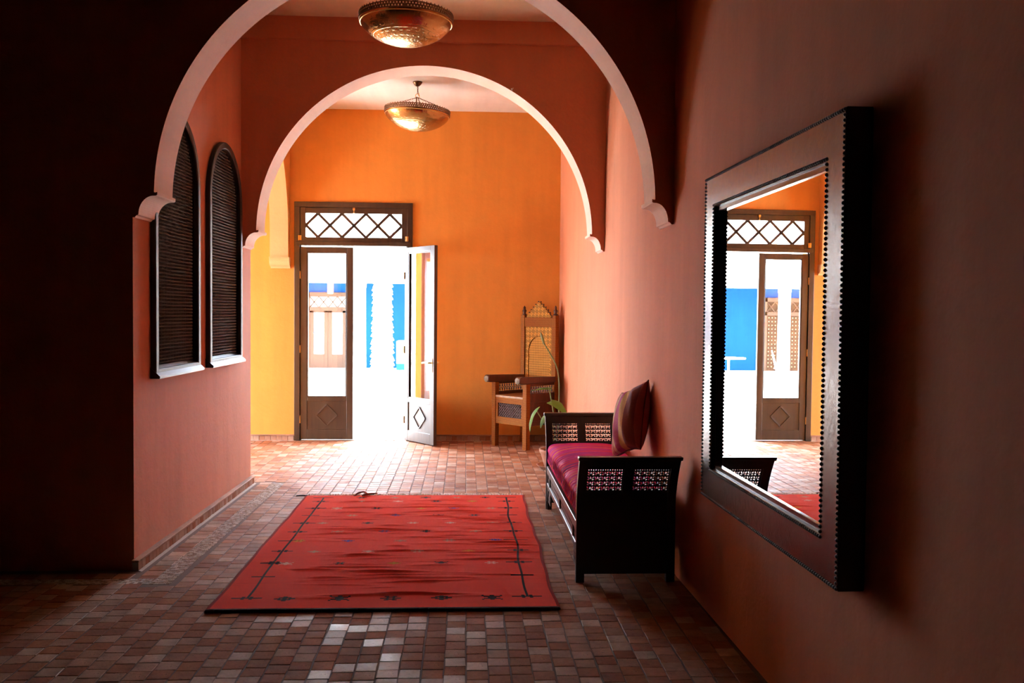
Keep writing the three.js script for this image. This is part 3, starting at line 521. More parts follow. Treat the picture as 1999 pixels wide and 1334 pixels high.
{
  const o = thing('mattress', 'striped fuchsia seat mattress with a rolled tufted edge, lying on the dark bench', 'mattress', [0.872, 0.322, -5.858]);
  const a = 0.262, b = 0.084, hl = 0.905, nt = 96, nz = 220, P = [], U = [], I = [];
  const ns = (x, y) => { const i = ((Math.floor(x * 40) % N) + N) % N, j = ((Math.floor(y * 40) % N) + N) % N; return fPl[j * N + i]; };
  for (let k = 0; k <= nz; k++) {
    const s = k / nz * 2 - 1, z = s * hl, e = Math.pow(1 - Math.pow(Math.abs(s), 14), 0.5) * 0.16 + 0.84 * (Math.abs(s) > 0.999 ? 0.0 : 1);
    for (let i = 0; i <= nt; i++) {
      const t = i / nt * Math.PI * 2, c = Math.cos(t), n = Math.sin(t); let x = a * Math.sign(c) * Math.pow(Math.abs(c), 0.34), y = b * Math.sign(n) * Math.pow(Math.abs(n), 0.42);
      const front = Math.max(0, -c), up = Math.max(0, n);
      y += up * 0.034 * (1 - (x / a) ** 2) * (1 - s ** 6);                                      // crowned top
      const pinch = 0.5 + 0.5 * Math.cos(z / 0.052 * Math.PI * 2 + 0.9 * Math.sin(z * 17));       // gathers
      const band = Math.exp(-(((y - 0.010) / 0.020) ** 2));
      x += (x < 0 ? 1 : -1) * Math.abs(c) ** 2 * band * (0.010 + 0.016 * pinch);                  // groove between the two rolls
      x += (x < 0 ? -1 : 1) * Math.abs(c) ** 3 * 0.006 * Math.sin(z / 0.021 * Math.PI + 2 * Math.sin(z * 31));
      y += up * (0.006 * Math.sin(z / 0.062 * Math.PI * 2 + x * 6 + Math.sin(z * 9)) * (0.3 + 0.7 * Math.abs(x / a) ** 2) + 0.010 * (ns(z * 1.3 + 3, x * 2 + 1) - 0.5));
      P.push(x * (0.93 + 0.07 * e) * (e > 0.1 ? 1 : 0.2), y * (e > 0.1 ? 1 : 0.2) * (0.8 + 0.2 * e) + b, z); U.push(z * 1.0 + 0.04 * x, (t / Math.PI) * 0.25); void front;
    }
  }
  for (let k = 0; k < nz; k++) for (let i = 0; i < nt; i++) { const q = k * (nt + 1) + i; I.push(q, q + 1, q + nt + 1, q + 1, q + nt + 2, q + nt + 1); }
  const g = new THREE.BufferGeometry(); g.setAttribute('position', new THREE.Float32BufferAttribute(P, 3)); g.setAttribute('uv', new THREE.Float32BufferAttribute(U, 2)); g.setIndex(I); g.computeVertexNormals();
  const W = 1024, bands = []; { let x = 0; const pal = [[0.80, 0.012, 0.26], [0.72, 0.008, 0.30], [0.78, 0.015, 0.16], [0.60, 0.012, 0.34], [0.82, 0.03, 0.22], [0.78, 0.006, 0.24], [0.48, 0.02, 0.36], [0.84, 0.11, 0.14]]; while (x < W) { const w = Math.ceil(rr(4, 26)); bands.push([x, x + w, pal[Math.floor(rnd() * pal.length)]]); x += w; } }
  const line = Array.from({ length: W }, (_, x) => bands.find((q) => x >= q[0] && x < q[1])[2]);
  const tm = tex(W, (x, y) => line[x].map((v) => Math.pow(Math.max(0, v * (0.9 + 0.2 * fFine[(y * 61 % N) * N + (x % N)])), 1 / 2.2)), true, W, 8);
  const m = part(o, 'stuffed_body', g, phys(0xffffff, 0.7, { map: tm, specularIntensity: 0.35, bumpMap: bFine, bumpScale: 0.0006 })); void m;
  const tufts = []; for (let i = 0; i < 30; i++) { const z = -hl + 0.06 + i * (2 * hl - 0.12) / 29; tufts.push(bar(V(-a - 0.002, b - 0.03, z), V(-a + 0.004, b + 0.045, z + 0.012), 0.004, 0.004, 0.001)); }
  part(o, 'edge_stitching', tufts, std(lin(0.28, 0.02, 0.16), 0.8), 'row of edge stitches').userData.kind = 'stuff';
}
{
  const o = thing('cushion', 'striped kilim cushion in plum, gold and maroon leaning on the wall at the bench', 'cushion', [1.045, 0.515, -5.80], 0);
  const n = 44, w = 0.20, h = 0.222, P = [], U = [], I = [];
  for (const s of [1, -1]) for (let j = 0; j <= n; j++) for (let i = 0; i <= n; i++) {
    const u = i / n * 2 - 1, v = j / n * 2 - 1, k = Math.pow(Math.max(0, (1 - u * u) * (1 - v * v)), 0.42), pull = 1 - 0.11 * (1 - u * u) * v * v - 0.0, pu = 1 - 0.11 * (1 - v * v) * u * u;
    const wr = 0.006 * Math.sin(u * 9 + v * 4) * k * (0.4 + Math.abs(v));
    P.push(u * w * pu, v * h * pull, s * (0.088 * k + wr * (s > 0 ? 1 : 0.5))); U.push(s > 0 ? i / n : 1 - i / n, j / n);
  }
  const q = (n + 1) ** 2; for (const l of [0, 1]) for (let j = 0; j < n; j++) for (let i = 0; i < n; i++) { const a = l * q + j * (n + 1) + i, b = a + 1, c = a + n + 1, d = c + 1; l ? I.push(a, c, b, b, c, d) : I.push(a, b, c, b, d, c); }
  const g = new THREE.BufferGeometry(); g.setAttribute('position', new THREE.Float32BufferAttribute(P, 3)); g.setAttribute('uv', new THREE.Float32BufferAttribute(U, 2)); g.setIndex(I); g.computeVertexNormals();
  const W = 256, st = [[0, 0.07, [0.42, 0.09, 0.10]], [0.07, 0.09, [0.60, 0.33, 0.26]], [0.09, 0.11, [0.40, 0.06, 0.09]], [0.11, 0.13, [0.60, 0.33, 0.26]], [0.13, 0.15, [0.42, 0.08, 0.10]], [0.15, 0.17, [0.62, 0.36, 0.28]], [0.17, 0.2, [0.42, 0.08, 0.10]], [0.2, 0.29, [0.58, 0.42, 0.24]], [0.29, 0.50, [0.40, 0.045, 0.15]], [0.50, 0.66, [0.56, 0.34, 0.10]], [0.66, 0.93, [0.15, 0.018, 0.02]], [0.93, 1.01, [0.30, 0.05, 0.04]]];
  const tm = tex(W, (x, y) => { const u = x / W, c = st.find((k) => u < k[1])[2]; return c.map((v) => Math.pow(v * (0.88 + 0.24 * fFine[(y * 3 % N) * N + x]), 1 / 2.2)); });
  const body = part(o, 'cover', g, std(0xffffff, 0.85, { map: tm, bumpMap: bFine, bumpScale: 0.001 })); void body;
  const pip = []; for (const [x0, y0, x1, y1] of [[-1, -1, 1, -1], [1, -1, 1, 1], [1, 1, -1, 1], [-1, 1, -1, -1]]) { const pts = []; for (let i = 0; i <= 8; i++) { const t = i / 8, u = x0 + (x1 - x0) * t, v = y0 + (y1 - y0) * t; pts.push(V(u * w * (1 - 0.11 * (1 - v * v) * u * u), v * h * (1 - 0.11 * (1 - u * u) * v * v), 0)); } pip.push(tube(pts, 0.004, 20, 5)); }
  part(o, 'seam', pip, std(lin(0.10, 0.015, 0.02), 0.85));
  // leans back on the wall, its face towards the hall and a little to the viewer
  o.rotation.order = 'YXZ'; o.rotation.set(-0.24, -Math.PI / 2 + 0.20, 0.30); o.position.set(1.054, 0.777, -5.80);
}

// ───────────────────────── mirror ─────────────────────────
{
  const Wm = 1.51, Hm = 1.46, o = thing('mirror', 'large wall mirror in a broad dark leather frame edged with round nails', 'mirror', [XR(-3.47) - 0.004, 1.345, -3.47], -Math.PI / 2 + 0.0175);
  // own frame: x along the wall (+x towards the back of the hall), y up, +z into the room
  const T = 0.086, F = 0.142, ring = (ax, ay, bx, by, d, z0, bev) => { const s = poly([[-ax, -ay], [ax, -ay], [ax, ay], [-ax, ay]]); s.holes.push(new THREE.Path([[-bx, -by], [bx, -by], [bx, by], [-bx, by]].map(([x, y]) => new THREE.Vector2(x, y)))); return boxUV(slab(s, d, z0, bev)); };
  const hx = Wm / 2, hy = Hm / 2;
  part(o, 'frame', ring(hx, hy, hx - F, hy - F, T, 0, 0.004), M.leather);
  part(o, 'inner_bevel', ring(hx - F + 0.001, hy - F + 0.001, hx - F - 0.022, hy - F - 0.022, 0.026, 0.046, 0.002), phys(lin(0.05, 0.03, 0.02), 0.2));
  const g = new THREE.PlaneGeometry(Wm - 2 * F + 0.01, Hm - 2 * F + 0.01, 40, 40), p = g.attributes.position;
  for (let i = 0; i < p.count; i++) { const x = p.getX(i), y = p.getY(i); p.setZ(i, 0.060 - 0.002 * y + 0.005 * x); void x; }
  g.computeVertexNormals();
  part(o, 'mirror_glass', g, M.mirror, 'old looking-glass');
  part(o, 'back_board', box(-hx + 0.02, hx - 0.02, -hy + 0.02, hy - 0.02, 0.002, 0.02), M.darkWood);
  const nails = (ax, ay, z, pitch, r) => { const L = []; for (const [x0, y0, x1, y1] of [[-ax, -ay, ax, -ay], [ax, -ay, ax, ay], [ax, ay, -ax, ay], [-ax, ay, -ax, -ay]]) { const n = Math.round(Math.hypot(x1 - x0, y1 - y0) / pitch); for (let i = 0; i < n; i++) L.push(new THREE.SphereGeometry(r, 7, 4, 0, Math.PI * 2, 0, Math.PI / 2).rotateX(Math.PI / 2).translate(x0 + (x1 - x0) * i / n, y0 + (y1 - y0) * i / n, z)); } return L; };
  part(o, 'outer_nails', nails(hx - 0.007, hy - 0.007, T - 0.001, 0.0165, 0.0068), M.nail, 'row of round nail heads').userData.kind = 'stuff';
  part(o, 'inner_nails', nails(hx - F + 0.007, hy - F + 0.007, T - 0.001, 0.0165, 0.0068), M.nail, 'row of round nail heads').userData.kind = 'stuff';
}

{ const o = thing('wall_hook', 'tiny pale hook high on the far arch wall, right of its crown', 'hook', [0.36, 3.26, Z2 + 0.001]); part(o, 'plate', rbox(-0.006, 0.006, -0.012, 0.012, 0, 0.004, 0.002), M.whiteMetal); part(o, 'prong', tube([V(0, 0.004, 0.003), V(0.004, -0.004, 0.02), V(0.012, 0.01, 0.026)], 0.003, 10, 6), M.whiteMetal); }
// ───────────────────────── pendant lamps ─────────────────────────
const bowlBump = (() => { const n = 512; return tex(n, (x, y) => { const u = x / n, v = y / n; let h = 0.5 + 0.5 * (fFine[y * n + x] - 0.5); const a = Math.abs(Math.sin(u * Math.PI * 24)) * Math.abs(Math.sin(v * Math.PI * 14)); h += 0.25 * (a > 0.55 ? 1 : 0); for (const q of [0.35, 0.62]) if (Math.abs(v - q) < 0.012) h = 1; return [h, h, h]; }, false); })();
function lamp(label, pos, top, tilt) {
  const o = thing('pendant_lamp', label, 'lamp', [pos[0], top, pos[2]], 0.3), d = pos[1] - top, R = 0.318;      // base at the ceiling, rim centre d below
  const bowl = new THREE.Group(); void bowl;
  const T = new THREE.Matrix4().makeRotationZ(tilt).setPosition(0, d, 0), at = (g) => g.applyMatrix4(T);
  const out = [], prof = []; for (let i = 0; i <= 24; i++) { const t = i / 24; prof.push([Math.max(0.0005, R * t), -0.036 - 0.158 * Math.pow(1 - t * t, 0.68)]); }
  for (let i = 24; i >= 0; i--) prof.push([Math.max(0.0004, prof[i][0] - 0.003), prof[i][1] + 0.003]);
  const brassBowl = M.bowl ??= std(lin(0.46, 0.33, 0.14), 0.25, { metalness: 1, bumpMap: bowlBump, bumpScale: 0.003 });
  part(o, 'bowl', at(lathe(prof, 72)), brassBowl, 'hammered brass bowl');
  const posts = []; for (const [y, r] of [[-0.034, R], [-0.016, R + 0.002], [0.002, R + 0.001]]) posts.push(new THREE.TorusGeometry(r, 0.0045, 6, 72).rotateX(Math.PI / 2).translate(0, y, 0));
  for (let i = 0; i < 96; i++) { const a = i / 96 * Math.PI * 2; for (const y of [-0.025, -0.007]) posts.push(new THREE.BoxGeometry(0.0135, 0.018, 0.003).translate(0, y, R).rotateY(a + (y < -0.01 ? Math.PI / 96 : 0))); }
  for (let i = 0; i < 64; i++) { const a = i / 64 * Math.PI * 2; posts.push(new THREE.ConeGeometry(0.007, 0.016, 6).translate(0, 0.010, R + 0.001).rotateY(a)); }
  part(o, 'pierced_rim', at(merge(posts)), M.bronze, 'pierced scalloped rim');
  out.push(new THREE.TorusGeometry(R * 0.985, 0.004, 6, 72).rotateX(Math.PI / 2).translate(0, -0.05, 0)); part(o, 'rim_band', at(merge(out)), M.brass);
  const hook = V(0, d + 0.13, 0), link = (a, b, n) => { const L = []; const q = new THREE.Quaternion().setFromUnitVectors(V(0, 1, 0), b.clone().sub(a).normalize()); for (let i = 0; i < n; i++) { const c = a.clone().lerp(b, (i + 0.5) / n), l = a.distanceTo(b) / n; L.push(new THREE.TorusGeometry(l * 0.30, 0.0022, 5, 10).scale(0.75, 1.9, 1).rotateY(i % 2 ? Math.PI / 2 : 0).applyQuaternion(q).translate(c.x, c.y, c.z)); } return L; };
  for (let k = 0; k < 3; k++) { const a = k / 3 * Math.PI * 2 + 1.1; part(o, 'chain', link(hook, V(R * 0.98 * Math.cos(a), 0.004, R * 0.98 * Math.sin(a)).applyMatrix4(T), 13), M.bronze); }
  part(o, 'hook_ring', [new THREE.TorusGeometry(0.02, 0.003, 6, 18).translate(0, d + 0.145, 0), new THREE.TorusGeometry(0.014, 0.003, 6, 14).rotateY(1.2).translate(0.012, d + 0.16, 0)], M.brass);
  part(o, 'lamp_holder', [new THREE.CylinderGeometry(0.006, 0.006, 0.17, 8).translate(-0.01, d + 0.05, 0), new THREE.CylinderGeometry(0.016, 0.02, 0.06, 12).translate(-0.01, d - 0.03, 0)], M.bronze);
  part(o, 'cord', [new THREE.CylinderGeometry(0.003, 0.003, -d - 0.17, 6).translate(0, (d + 0.16) / 2, 0), ...link(V(0.004, d + 0.165, 0), V(0.003, -0.03, 0), Math.max(2, Math.round((-d - 0.19) / 0.022)))], M.bronze);
  part(o, 'ceiling_rose', lathe([[0.0005, -0.045], [0.016, -0.043], [0.03, -0.03], [0.044, -0.012], [0.046, 0.0], [0.0005, 0.0]], 24), M.bronze);
}
lamp('nearer brass bowl pendant lamp, cut by the top of the picture', [-0.420, 3.472, -6.40], 3.80, -0.008);
lamp('farther brass bowl pendant lamp, hanging in the bright back room', [-0.486, 3.428, -9.15], 3.71, -0.062);

// ───────────────────────── carved armchair ─────────────────────────
const tInlay = tex(256, (x, y) => { const u = (x % 64) / 64 - 0.5, v = (y % 64) / 64 - 0.5; const d = Math.abs(u) + Math.abs(v), r = Math.hypot(u, v); let c = [0.50, 0.30, 0.13]; if (d < 0.34 && d > 0.27) c = [0.80, 0.62, 0.36]; if (r < 0.12) c = [0.82, 0.68, 0.44]; if (Math.abs(v) > 0.44) c = [0.24, 0.11, 0.05]; return c; });
const carve = (() => { const n = 256; const f = (x, y) => { const u = x / n * Math.PI * 2, v = y / n * Math.PI * 2; return Math.max(0, Math.sin(u * 3 + 1.6 * Math.sin(v * 3)) * Math.sin(v * 3 + 1.6 * Math.sin(u * 3))) + 0.5 * Math.max(0, Math.sin(u * 9) * Math.sin(v * 9)); }; return { b: tex(n, (x, y) => { const v = Math.min(1, f(x, y)); return [v, v, v]; }, false), c: tex(n, (x, y) => { const v = 0.62 + 0.38 * Math.min(1, f(x, y)); return [v, v * 0.95, v * 0.85]; }) }; })();
{
  // own frame: x to the sitter's left along the front, z towards the front; base midway between the front legs
  const ux = 0.664, uz = 0.748, o = thing('armchair', 'tall carved wooden armchair with inlay and crest, in the right back corner', 'armchair', [0.468, 0, -9.872], -Math.atan2(uz, ux));
  // rotation about y sends (1,0,0) to (cos, 0, -sin): x axis runs from the left front leg to the right front leg in the picture; z axis then points to the front left
  const inlay = phys(lin(1.0, 0.74, 0.26), 0.7, { map: tInlay, specularIntensity: 0.3 }), carved = phys(lin(0.86, 0.46, 0.11), 0.7, { map: carve.c, bumpMap: carve.b, bumpScale: 0.004, specularIntensity: 0.3 });
  for (const t of [tInlay]) t.repeat.set(20, 20);
  carve.b.repeat.set(6, 6); carve.c.repeat.set(6, 6); const fineB = carve.b.clone(), fineC = carve.c.clone(); fineB.repeat.set(13, 13); fineC.repeat.set(13, 13);
  const field = phys(lin(0.95, 0.52, 0.13), 0.7, { map: fineC, bumpMap: fineB, bumpScale: 0.0025, specularIntensity: 0.3 });
  const w = 0.535, hw = w / 2, lg = 0.058, D = 0.50;
  const leg = (x0, z0, h, m) => rbox(x0, x0 + lg, 0, h, z0 - lg, z0, 0.004);
  part(o, 'leg', leg(-hw, 0, 0.70), inlay); part(o, 'leg', leg(hw - lg, 0, 0.70), inlay);
  part(o, 'leg', leg(-hw, -D + lg, 1.43), inlay); part(o, 'leg', leg(hw - lg, -D + lg, 1.43), inlay);
  // front apron: rails, stiles and a turned lattice
  const ap = part(o, 'apron', [rbox(-hw + lg, hw - lg, 0.475, 0.55, -0.045, -0.008), rbox(-hw + lg, hw - lg, 0.25, 0.325, -0.045, -0.008), rbox(-hw + lg, -hw + lg + 0.03, 0.32, 0.48, -0.043, -0.010), rbox(hw - lg - 0.03, hw - lg, 0.32, 0.48, -0.043, -0.010)], inlay);
  const lat = [], beads = []; for (let i = -2; i < 13; i++) for (const s of [1, -1]) { const x = -hw + lg + 0.03 + i * 0.033, a = [x, 0.325], b = [x + 0.15, 0.475]; const L0 = -hw + lg + 0.03, L1 = hw - lg - 0.03, f = (p) => s > 0 ? p : [-p[0], p[1]]; const t0 = Math.max(0, (L0 - a[0]) / 0.15), t1 = Math.min(1, (L1 - a[0]) / 0.15); if (t1 - t0 > 0.05) { const A = f([a[0] + 0.15 * t0, 0.325 + 0.15 * t0]), B = f([a[0] + 0.15 * t1, 0.325 + 0.15 * t1]); lat.push(bar(V(A[0], A[1], -0.026), V(B[0], B[1], -0.026), 0.0085, 0.0085)); } }
  for (let i = 0; i < 11; i++) for (let j = 0; j < 5; j++) beads.push(ball(-hw + lg + 0.045 + i * 0.0345, 0.34 + j * 0.03, -0.026, 0.0085, 7));
  part(ap, 'turned_lattice', [...lat, ...beads], M.chairDark).userData.kind = 'stuff';
  part(o, 'seat', rbox(-hw + 0.01, hw - 0.01, 0.535, 0.56, -D + 0.03, -0.005, 0.006), M.chairWood);
  for (const s of [-1, 1]) {
    const x0 = s < 0 ? -hw + 0.006 : hw - 0.05, x1 = x0 + 0.044;
    const sp = part(o, 'side_panel', [rbox(x0, x1, 0.25, 0.30, -D + lg, -lg), rbox(x0, x1, 0.50, 0.595, -D + lg, -lg), rbox(x0, x1, 0.675, 0.71, -D + lg, -lg), rbox(x0 + 0.012, x1 - 0.012, 0.295, 0.505, -D + lg, -lg)], M.chairDark);
    const sp2 = []; for (let i = 0; i < 11; i++) { const z = -D + lg + 0.025 + i * 0.0355; sp2.push(lathe([[0.0005, 0.59], [0.004, 0.592], [0.004, 0.602], [0.0115, 0.616], [0.004, 0.63], [0.0038, 0.642], [0.0115, 0.656], [0.004, 0.669], [0.004, 0.68], [0.0005, 0.68]], 8).translate((x0 + x1) / 2, 0, z)); sp2.push(ball((x0 + x1) / 2, 0.635, z + 0.0178, 0.008, 6)); }
    part(sp, 'spindle_row', sp2, M.chairDark);
    const prof = new THREE.Shape(); prof.moveTo(-D + lg - 0.0, 0.705); prof.lineTo(0.06, 0.70); prof.bezierCurveTo(0.125, 0.695, 0.13, 0.775, 0.075, 0.78); prof.lineTo(-D + lg, 0.765); prof.closePath();
    const arm = part(o, 'armrest', boxUV(slab(prof, 0.078, -0.039, 0.006, 16).rotateY(-Math.PI / 2).translate((x0 + x1) / 2, 0, 0)), M.chairDark);
    part(arm, 'arm_rosette', lathe([[0.0005, 0.012], [0.012, 0.011], [0.016, 0.006], [0.026, 0.008], [0.034, 0.004], [0.036, 0]], 20).rotateX(Math.PI / 2).translate((x0 + x1) / 2, 0.738, 0.106), phys(lin(0.17, 0.11, 0.055), 0.7), 'pale inlaid rosette');
  }
  // back: rails, sunk carved panel with an arch, crest and finials
  const zb = -D + lg - 0.05;
  const bk = part(o, 'backrest', rbox(-hw + lg, hw - lg, 1.30, 1.405, zb, zb + 0.045), inlay); part(o, 'back_rail', rbox(-hw + lg, hw - lg, 0.56, 0.62, zb, zb + 0.045), inlay);
  part(bk, 'carved_panel', boxUV(box(-hw + lg, hw - lg, 0.60, 1.31, zb + 0.004, zb + 0.02)), field, 'densely carved back panel');
  { const a = hw - lg, s = poly([[-a, 0.95], [-a + 0.05, 0.95], [-a + 0.05, 1.0]]); const pts = [[-a, 0.62], [-a + 0.045, 0.62], [-a + 0.045, 1.02]]; for (let i = 1; i < 24; i++) { const t = Math.PI * (1 - i / 24); pts.push([(a - 0.045) * Math.cos(t), 1.02 + (0.17 + 0.008 * (i % 2)) * Math.sin(t)]); } pts.push([a - 0.045, 1.02], [a - 0.045, 0.62], [a, 0.62], [a, 1.30], [-a, 1.30]); s.setFromPoints(pts.map(([x, y]) => new THREE.Vector2(x, y))); part(bk, 'arch_moulding', boxUV(slab(s, 0.016, zb + 0.018, 0.002)), carved, 'raised arch of foliage'); }
  { const pts = [[-0.19, 1.40]], steps = [[-0.19, 1.425], [-0.165, 1.43], [-0.16, 1.455], [-0.135, 1.46], [-0.13, 1.485], [-0.10, 1.49], [-0.095, 1.515], [-0.065, 1.52], [-0.06, 1.545], [-0.03, 1.55], [-0.018, 1.575]]; pts.push(...steps, ...steps.slice().reverse().map(([x, y]) => [-x, y]), [0.19, 1.40]); part(o, 'crest', boxUV(slab(poly(pts), 0.03, zb + 0.008, 0.003)), carved, 'stepped carved crest'); part(o, 'crest_beads', steps.slice(1).flatMap(([x, y]) => [ball(x, y + 0.004, zb + 0.023, 0.009, 7), ball(-x, y + 0.004, zb + 0.023, 0.009, 7)]), M.chairDark).userData.kind = 'stuff'; }
  for (const x of [-hw + lg / 2, hw - lg / 2]) part(o, 'finial', lathe([[0.0005, 0], [0.024, 0], [0.026, 0.012], [0.014, 0.02], [0.022, 0.04], [0.024, 0.052], [0.012, 0.068], [0.015, 0.08], [0.009, 0.095], [0.0005, 0.108]], 16).translate(x, 1.43, -D + lg / 2), M.chairDark);
  
}

// ───────────────────────── potted plant ─────────────────────────
{
  const o = thing('potted_plant', 'potted plant with a few drooping arrow-shaped leaves behind the bench', 'plant', [0.86, 0, -8.55]);
  part(o, 'pot', lathe([[0.0005, 0.0], [0.10, 0.0], [0.115, 0.02], [0.15, 0.14], [0.165, 0.16], [0.165, 0.185], [0.15, 0.185], [0.14, 0.15], [0.0005, 0.15]], 32), M.terracotta);
  part(o, 'saucer', lathe([[0.0005, 0.001], [0.15, 0.001], [0.185, 0.035], [0.19, 0.04], [0.178, 0.042], [0.145, 0.012], [0.0005, 0.012]], 32), M.terracotta, 'glazed dish under the pot');
  part(o, 'soil', new THREE.CylinderGeometry(0.144, 0.144, 0.01, 24).translate(0, 0.158, 0), M.soil);
  const leafGeo = (len, wid, droop) => { const n = 12, P = [], U = [], I = []; for (let i = 0; i <= n; i++) { const t = i / n, s = wid * (t < 0.18 ? 0.75 + t * 1.4 : Math.pow(Math.sin(Math.PI * Math.min(1, 0.5 + (t - 0.18) * 0.61)), 0.8)); for (let j = -3; j <= 3; j++) { const v = j / 3; P.push(v * s, -droop * t * t * len - 0.10 * s * v * v * 2 + 0.03 * wid * Math.sin(t * 14 + v * 2), t * len - (Math.abs(v) > 0.3 && t < 0.2 ? (1 - t * 5) * 0.18 * len * Math.abs(v) : 0)); U.push(j / 6 + 0.5, t); } } for (let i = 0; i < n; i++) for (let j = 0; j < 6; j++) { const a = i * 7 + j; I.push(a, a + 7, a + 1, a + 1, a + 7, a + 8); } const g = new THREE.BufferGeometry(); g.setAttribute('position', new THREE.Float32BufferAttribute(P, 3)); g.setAttribute('uv', new THREE.Float32BufferAttribute(U, 2)); g.setIndex(I); g.computeVertexNormals(); return g; };
  // [tip of the stalk in the pot's frame, leaf length, width, turn about y, droop, tilt]
  for (const [at, len, wid, turn, droop, tilt] of [[[-0.087, 0.768, 0.1], 0.17, 0.055, -1.45, 0.25, 0.06], [[-0.057, 0.64, 0.05], 0.17, 0.062, 0.9, 0.75, -0.1], [[-0.22, 0.584, 0.25], 0.20, 0.050, -1.15, 0.55, -0.75], [[-0.085, 0.547, 0.2], 0.15, 0.055, -0.9, 0.9, 0.0]]) {
    const tip = V(...at), L = new THREE.Mesh(leafGeo(len, wid, droop), M.leaf); L.position.copy(tip); L.rotation.order = 'YXZ'; L.rotation.set(-tilt, turn, 0.25); L.castShadow = L.receiveShadow = true;
    const stalk = part(o, 'stalk', tube([V(rr(-0.03, 0.03), 0.155, rr(-0.03, 0.03)), V(tip.x * 0.35, tip.y * 0.6, tip.z * 0.4), tip], 0.0055, 20, 6), M.stem); L.name = 'leaf'; stalk.add(L);
  }
  const top = V(-0.121, 1.164, -0.05);
  const tall = part(o, 'stalk', tube([V(0.0, 0.155, 0.0), V(0.015, 0.55, 0.0), V(0.0, top.y * 0.8, top.z * 0.6), top], 0.006, 24, 6), M.stem);
  const bud = part(tall, 'bud', lathe([[0.0005, 0], [0.008, 0.01], [0.014, 0.05], [0.010, 0.10], [0.0005, 0.13]], 10).rotateZ(0.3).translate(top.x, top.y - 0.01, top.z), M.stem); void bud;
}

// ───────────────────────── courtyard ─────────────────────────
const GY = -0.42;
structMesh('courtyard_ground', 'bright sunlit courtyard paving beyond the door', 'ground', box(-30, 30, GY - 0.2, GY, -34, -13.4), M.pave);
structMesh('terrace', 'pale terrace just outside the open door', 'terrace', [box(-30, -4.9, GY - 0.2, -0.012, ZB - 0.352, 2), box(-30, 30, GY - 0.2, -0.012, -13.0, ZB - 0.352), box(-30, 30, GY - 0.2, -0.15, -13.25, -12.95), box(-30, 30, GY - 0.2, -0.29, -13.5, -13.2)], M.pave);
structMesh('wall_courtyard', 'deep blue wall under the arcade across the courtyard', 'wall', box(-22, 14, GY, 5.2, -30.4, -30.0), M.blue);
structMesh('fascia', 'white sunlit upper wall of the arcade across the courtyard', 'wall', box(-22, 14, 2.30, 5.2, -27.6, -27.2), M.white);
structMesh('arcade_roof', 'white roof slab over the courtyard arcade', 'roof', box(-22, 14, 2.78, 2.95, -30.0, -27.6), M.white);
structMesh('arcade_floor', 'pale raised floor of the courtyard arcade', 'floor', box(-22, 14, GY, GY + 0.06, -30.0, -27.0), M.pave);
function column(x, label) { const o = thing('column', label, 'column', [x, GY + 0.06, -27.4]); part(o, 'shaft', lathe([[0.0005, 0], [0.2, 0], [0.2, 0.10], [0.195, 0.14], [0.185, 1.4], [0.18, 2.5], [0.195, 2.55], [0.2, 2.655], [0.0005, 2.655]], 28), M.white); }
column(-3.12, 'white arcade column seen in the open doorway'); column(-8.0, 'white arcade column seen only in the mirror'); column(2.0, 'white arcade column hidden right of the doorway');
function farDoor(n, x, studs, label) {
  const o = struct(`door_${n}`, label, 'door'), w = 1.36, h = 2.45, z = -29.99, X = x - w / 2, W = M.brownPaint;
  part(o, 'door_frame', [rbox(X - 0.04, X + 0.10, GY + 0.06, GY + h + 0.04, z, z + 0.1), rbox(X + w - 0.10, X + w + 0.04, GY + 0.06, GY + h + 0.04, z, z + 0.1), rbox(X, X + w, GY + h - 0.10, GY + h + 0.04, z, z + 0.1), rbox(X, X + w, GY + 1.90, GY + 2.02, z, z + 0.1)], W);
  if (studs) {
    for (const k of [0, 1]) { const a = X + 0.09 + k * 0.59, l = part(o, 'door_leaf', rbox(a, a + 0.585, GY + 0.06, GY + 1.93, z + 0.01, z + 0.06), M.studWood); const s = []; for (let i = 0; i < 5; i++) for (let j = 0; j < 14; j++) s.push(ball(a + 0.07 + i * 0.11, GY + 0.2 + j * 0.125, z + 0.062, 0.02, 6)); part(l, 'studs', s, M.brass, 'rows of brass studs').userData.kind = 'stuff'; }
  } else for (const k of [0, 1]) {
    const a = X + 0.09 + k * 0.59, l = part(o, 'door_leaf', [rbox(a, a + 0.13, GY + 0.06, GY + 1.93, z + 0.02, z + 0.07), rbox(a + 0.465, a + 0.585, GY + 0.06, GY + 1.93, z + 0.02, z + 0.07), rbox(a, a + 0.585, GY + 1.84, GY + 1.93, z + 0.02, z + 0.07), rbox(a, a + 0.585, GY + 0.06, GY + 0.5, z + 0.02, z + 0.065)], W);
    part(l, 'pane', box(a + 0.08, a + 0.5, GY + 0.48, GY + 1.86, z + 0.035, z + 0.039), M.glass); part(l, 'reflection_sheet', box(a + 0.12 + (k ? 0 : 0.06), a + 0.5, GY + 0.5, GY + 1.85, z + 0.012, z + 0.018), M.white, 'white sheet standing in for a reflection in the glass');  // the white sheet is a painted reflection set behind the pane
  }
  const fan = part(o, 'transom', box(X + 0.09, X + w - 0.09, GY + 2.0, GY + h - 0.09, z + 0.01, z + 0.02), studs ? M.studWood : M.white);
  for (let i = 0; i < 4; i++) { const a = X + 0.09 + i * 0.295; part(fan, 'lattice_bar', [bar(V(a, GY + 2.0, z + 0.05), V(a + 0.295, GY + h - 0.09, z + 0.05), 0.03, 0.03), bar(V(a, GY + h - 0.09, z + 0.05), V(a + 0.295, GY + 2.0, z + 0.05), 0.03, 0.03)], W); }
}
farDoor(2, -4.42, false, 'brown glazed door across the courtyard, seen through the closed leaf'); farDoor(3, -8.95, true, 'dark studded door across the courtyard, seen only in the mirror');
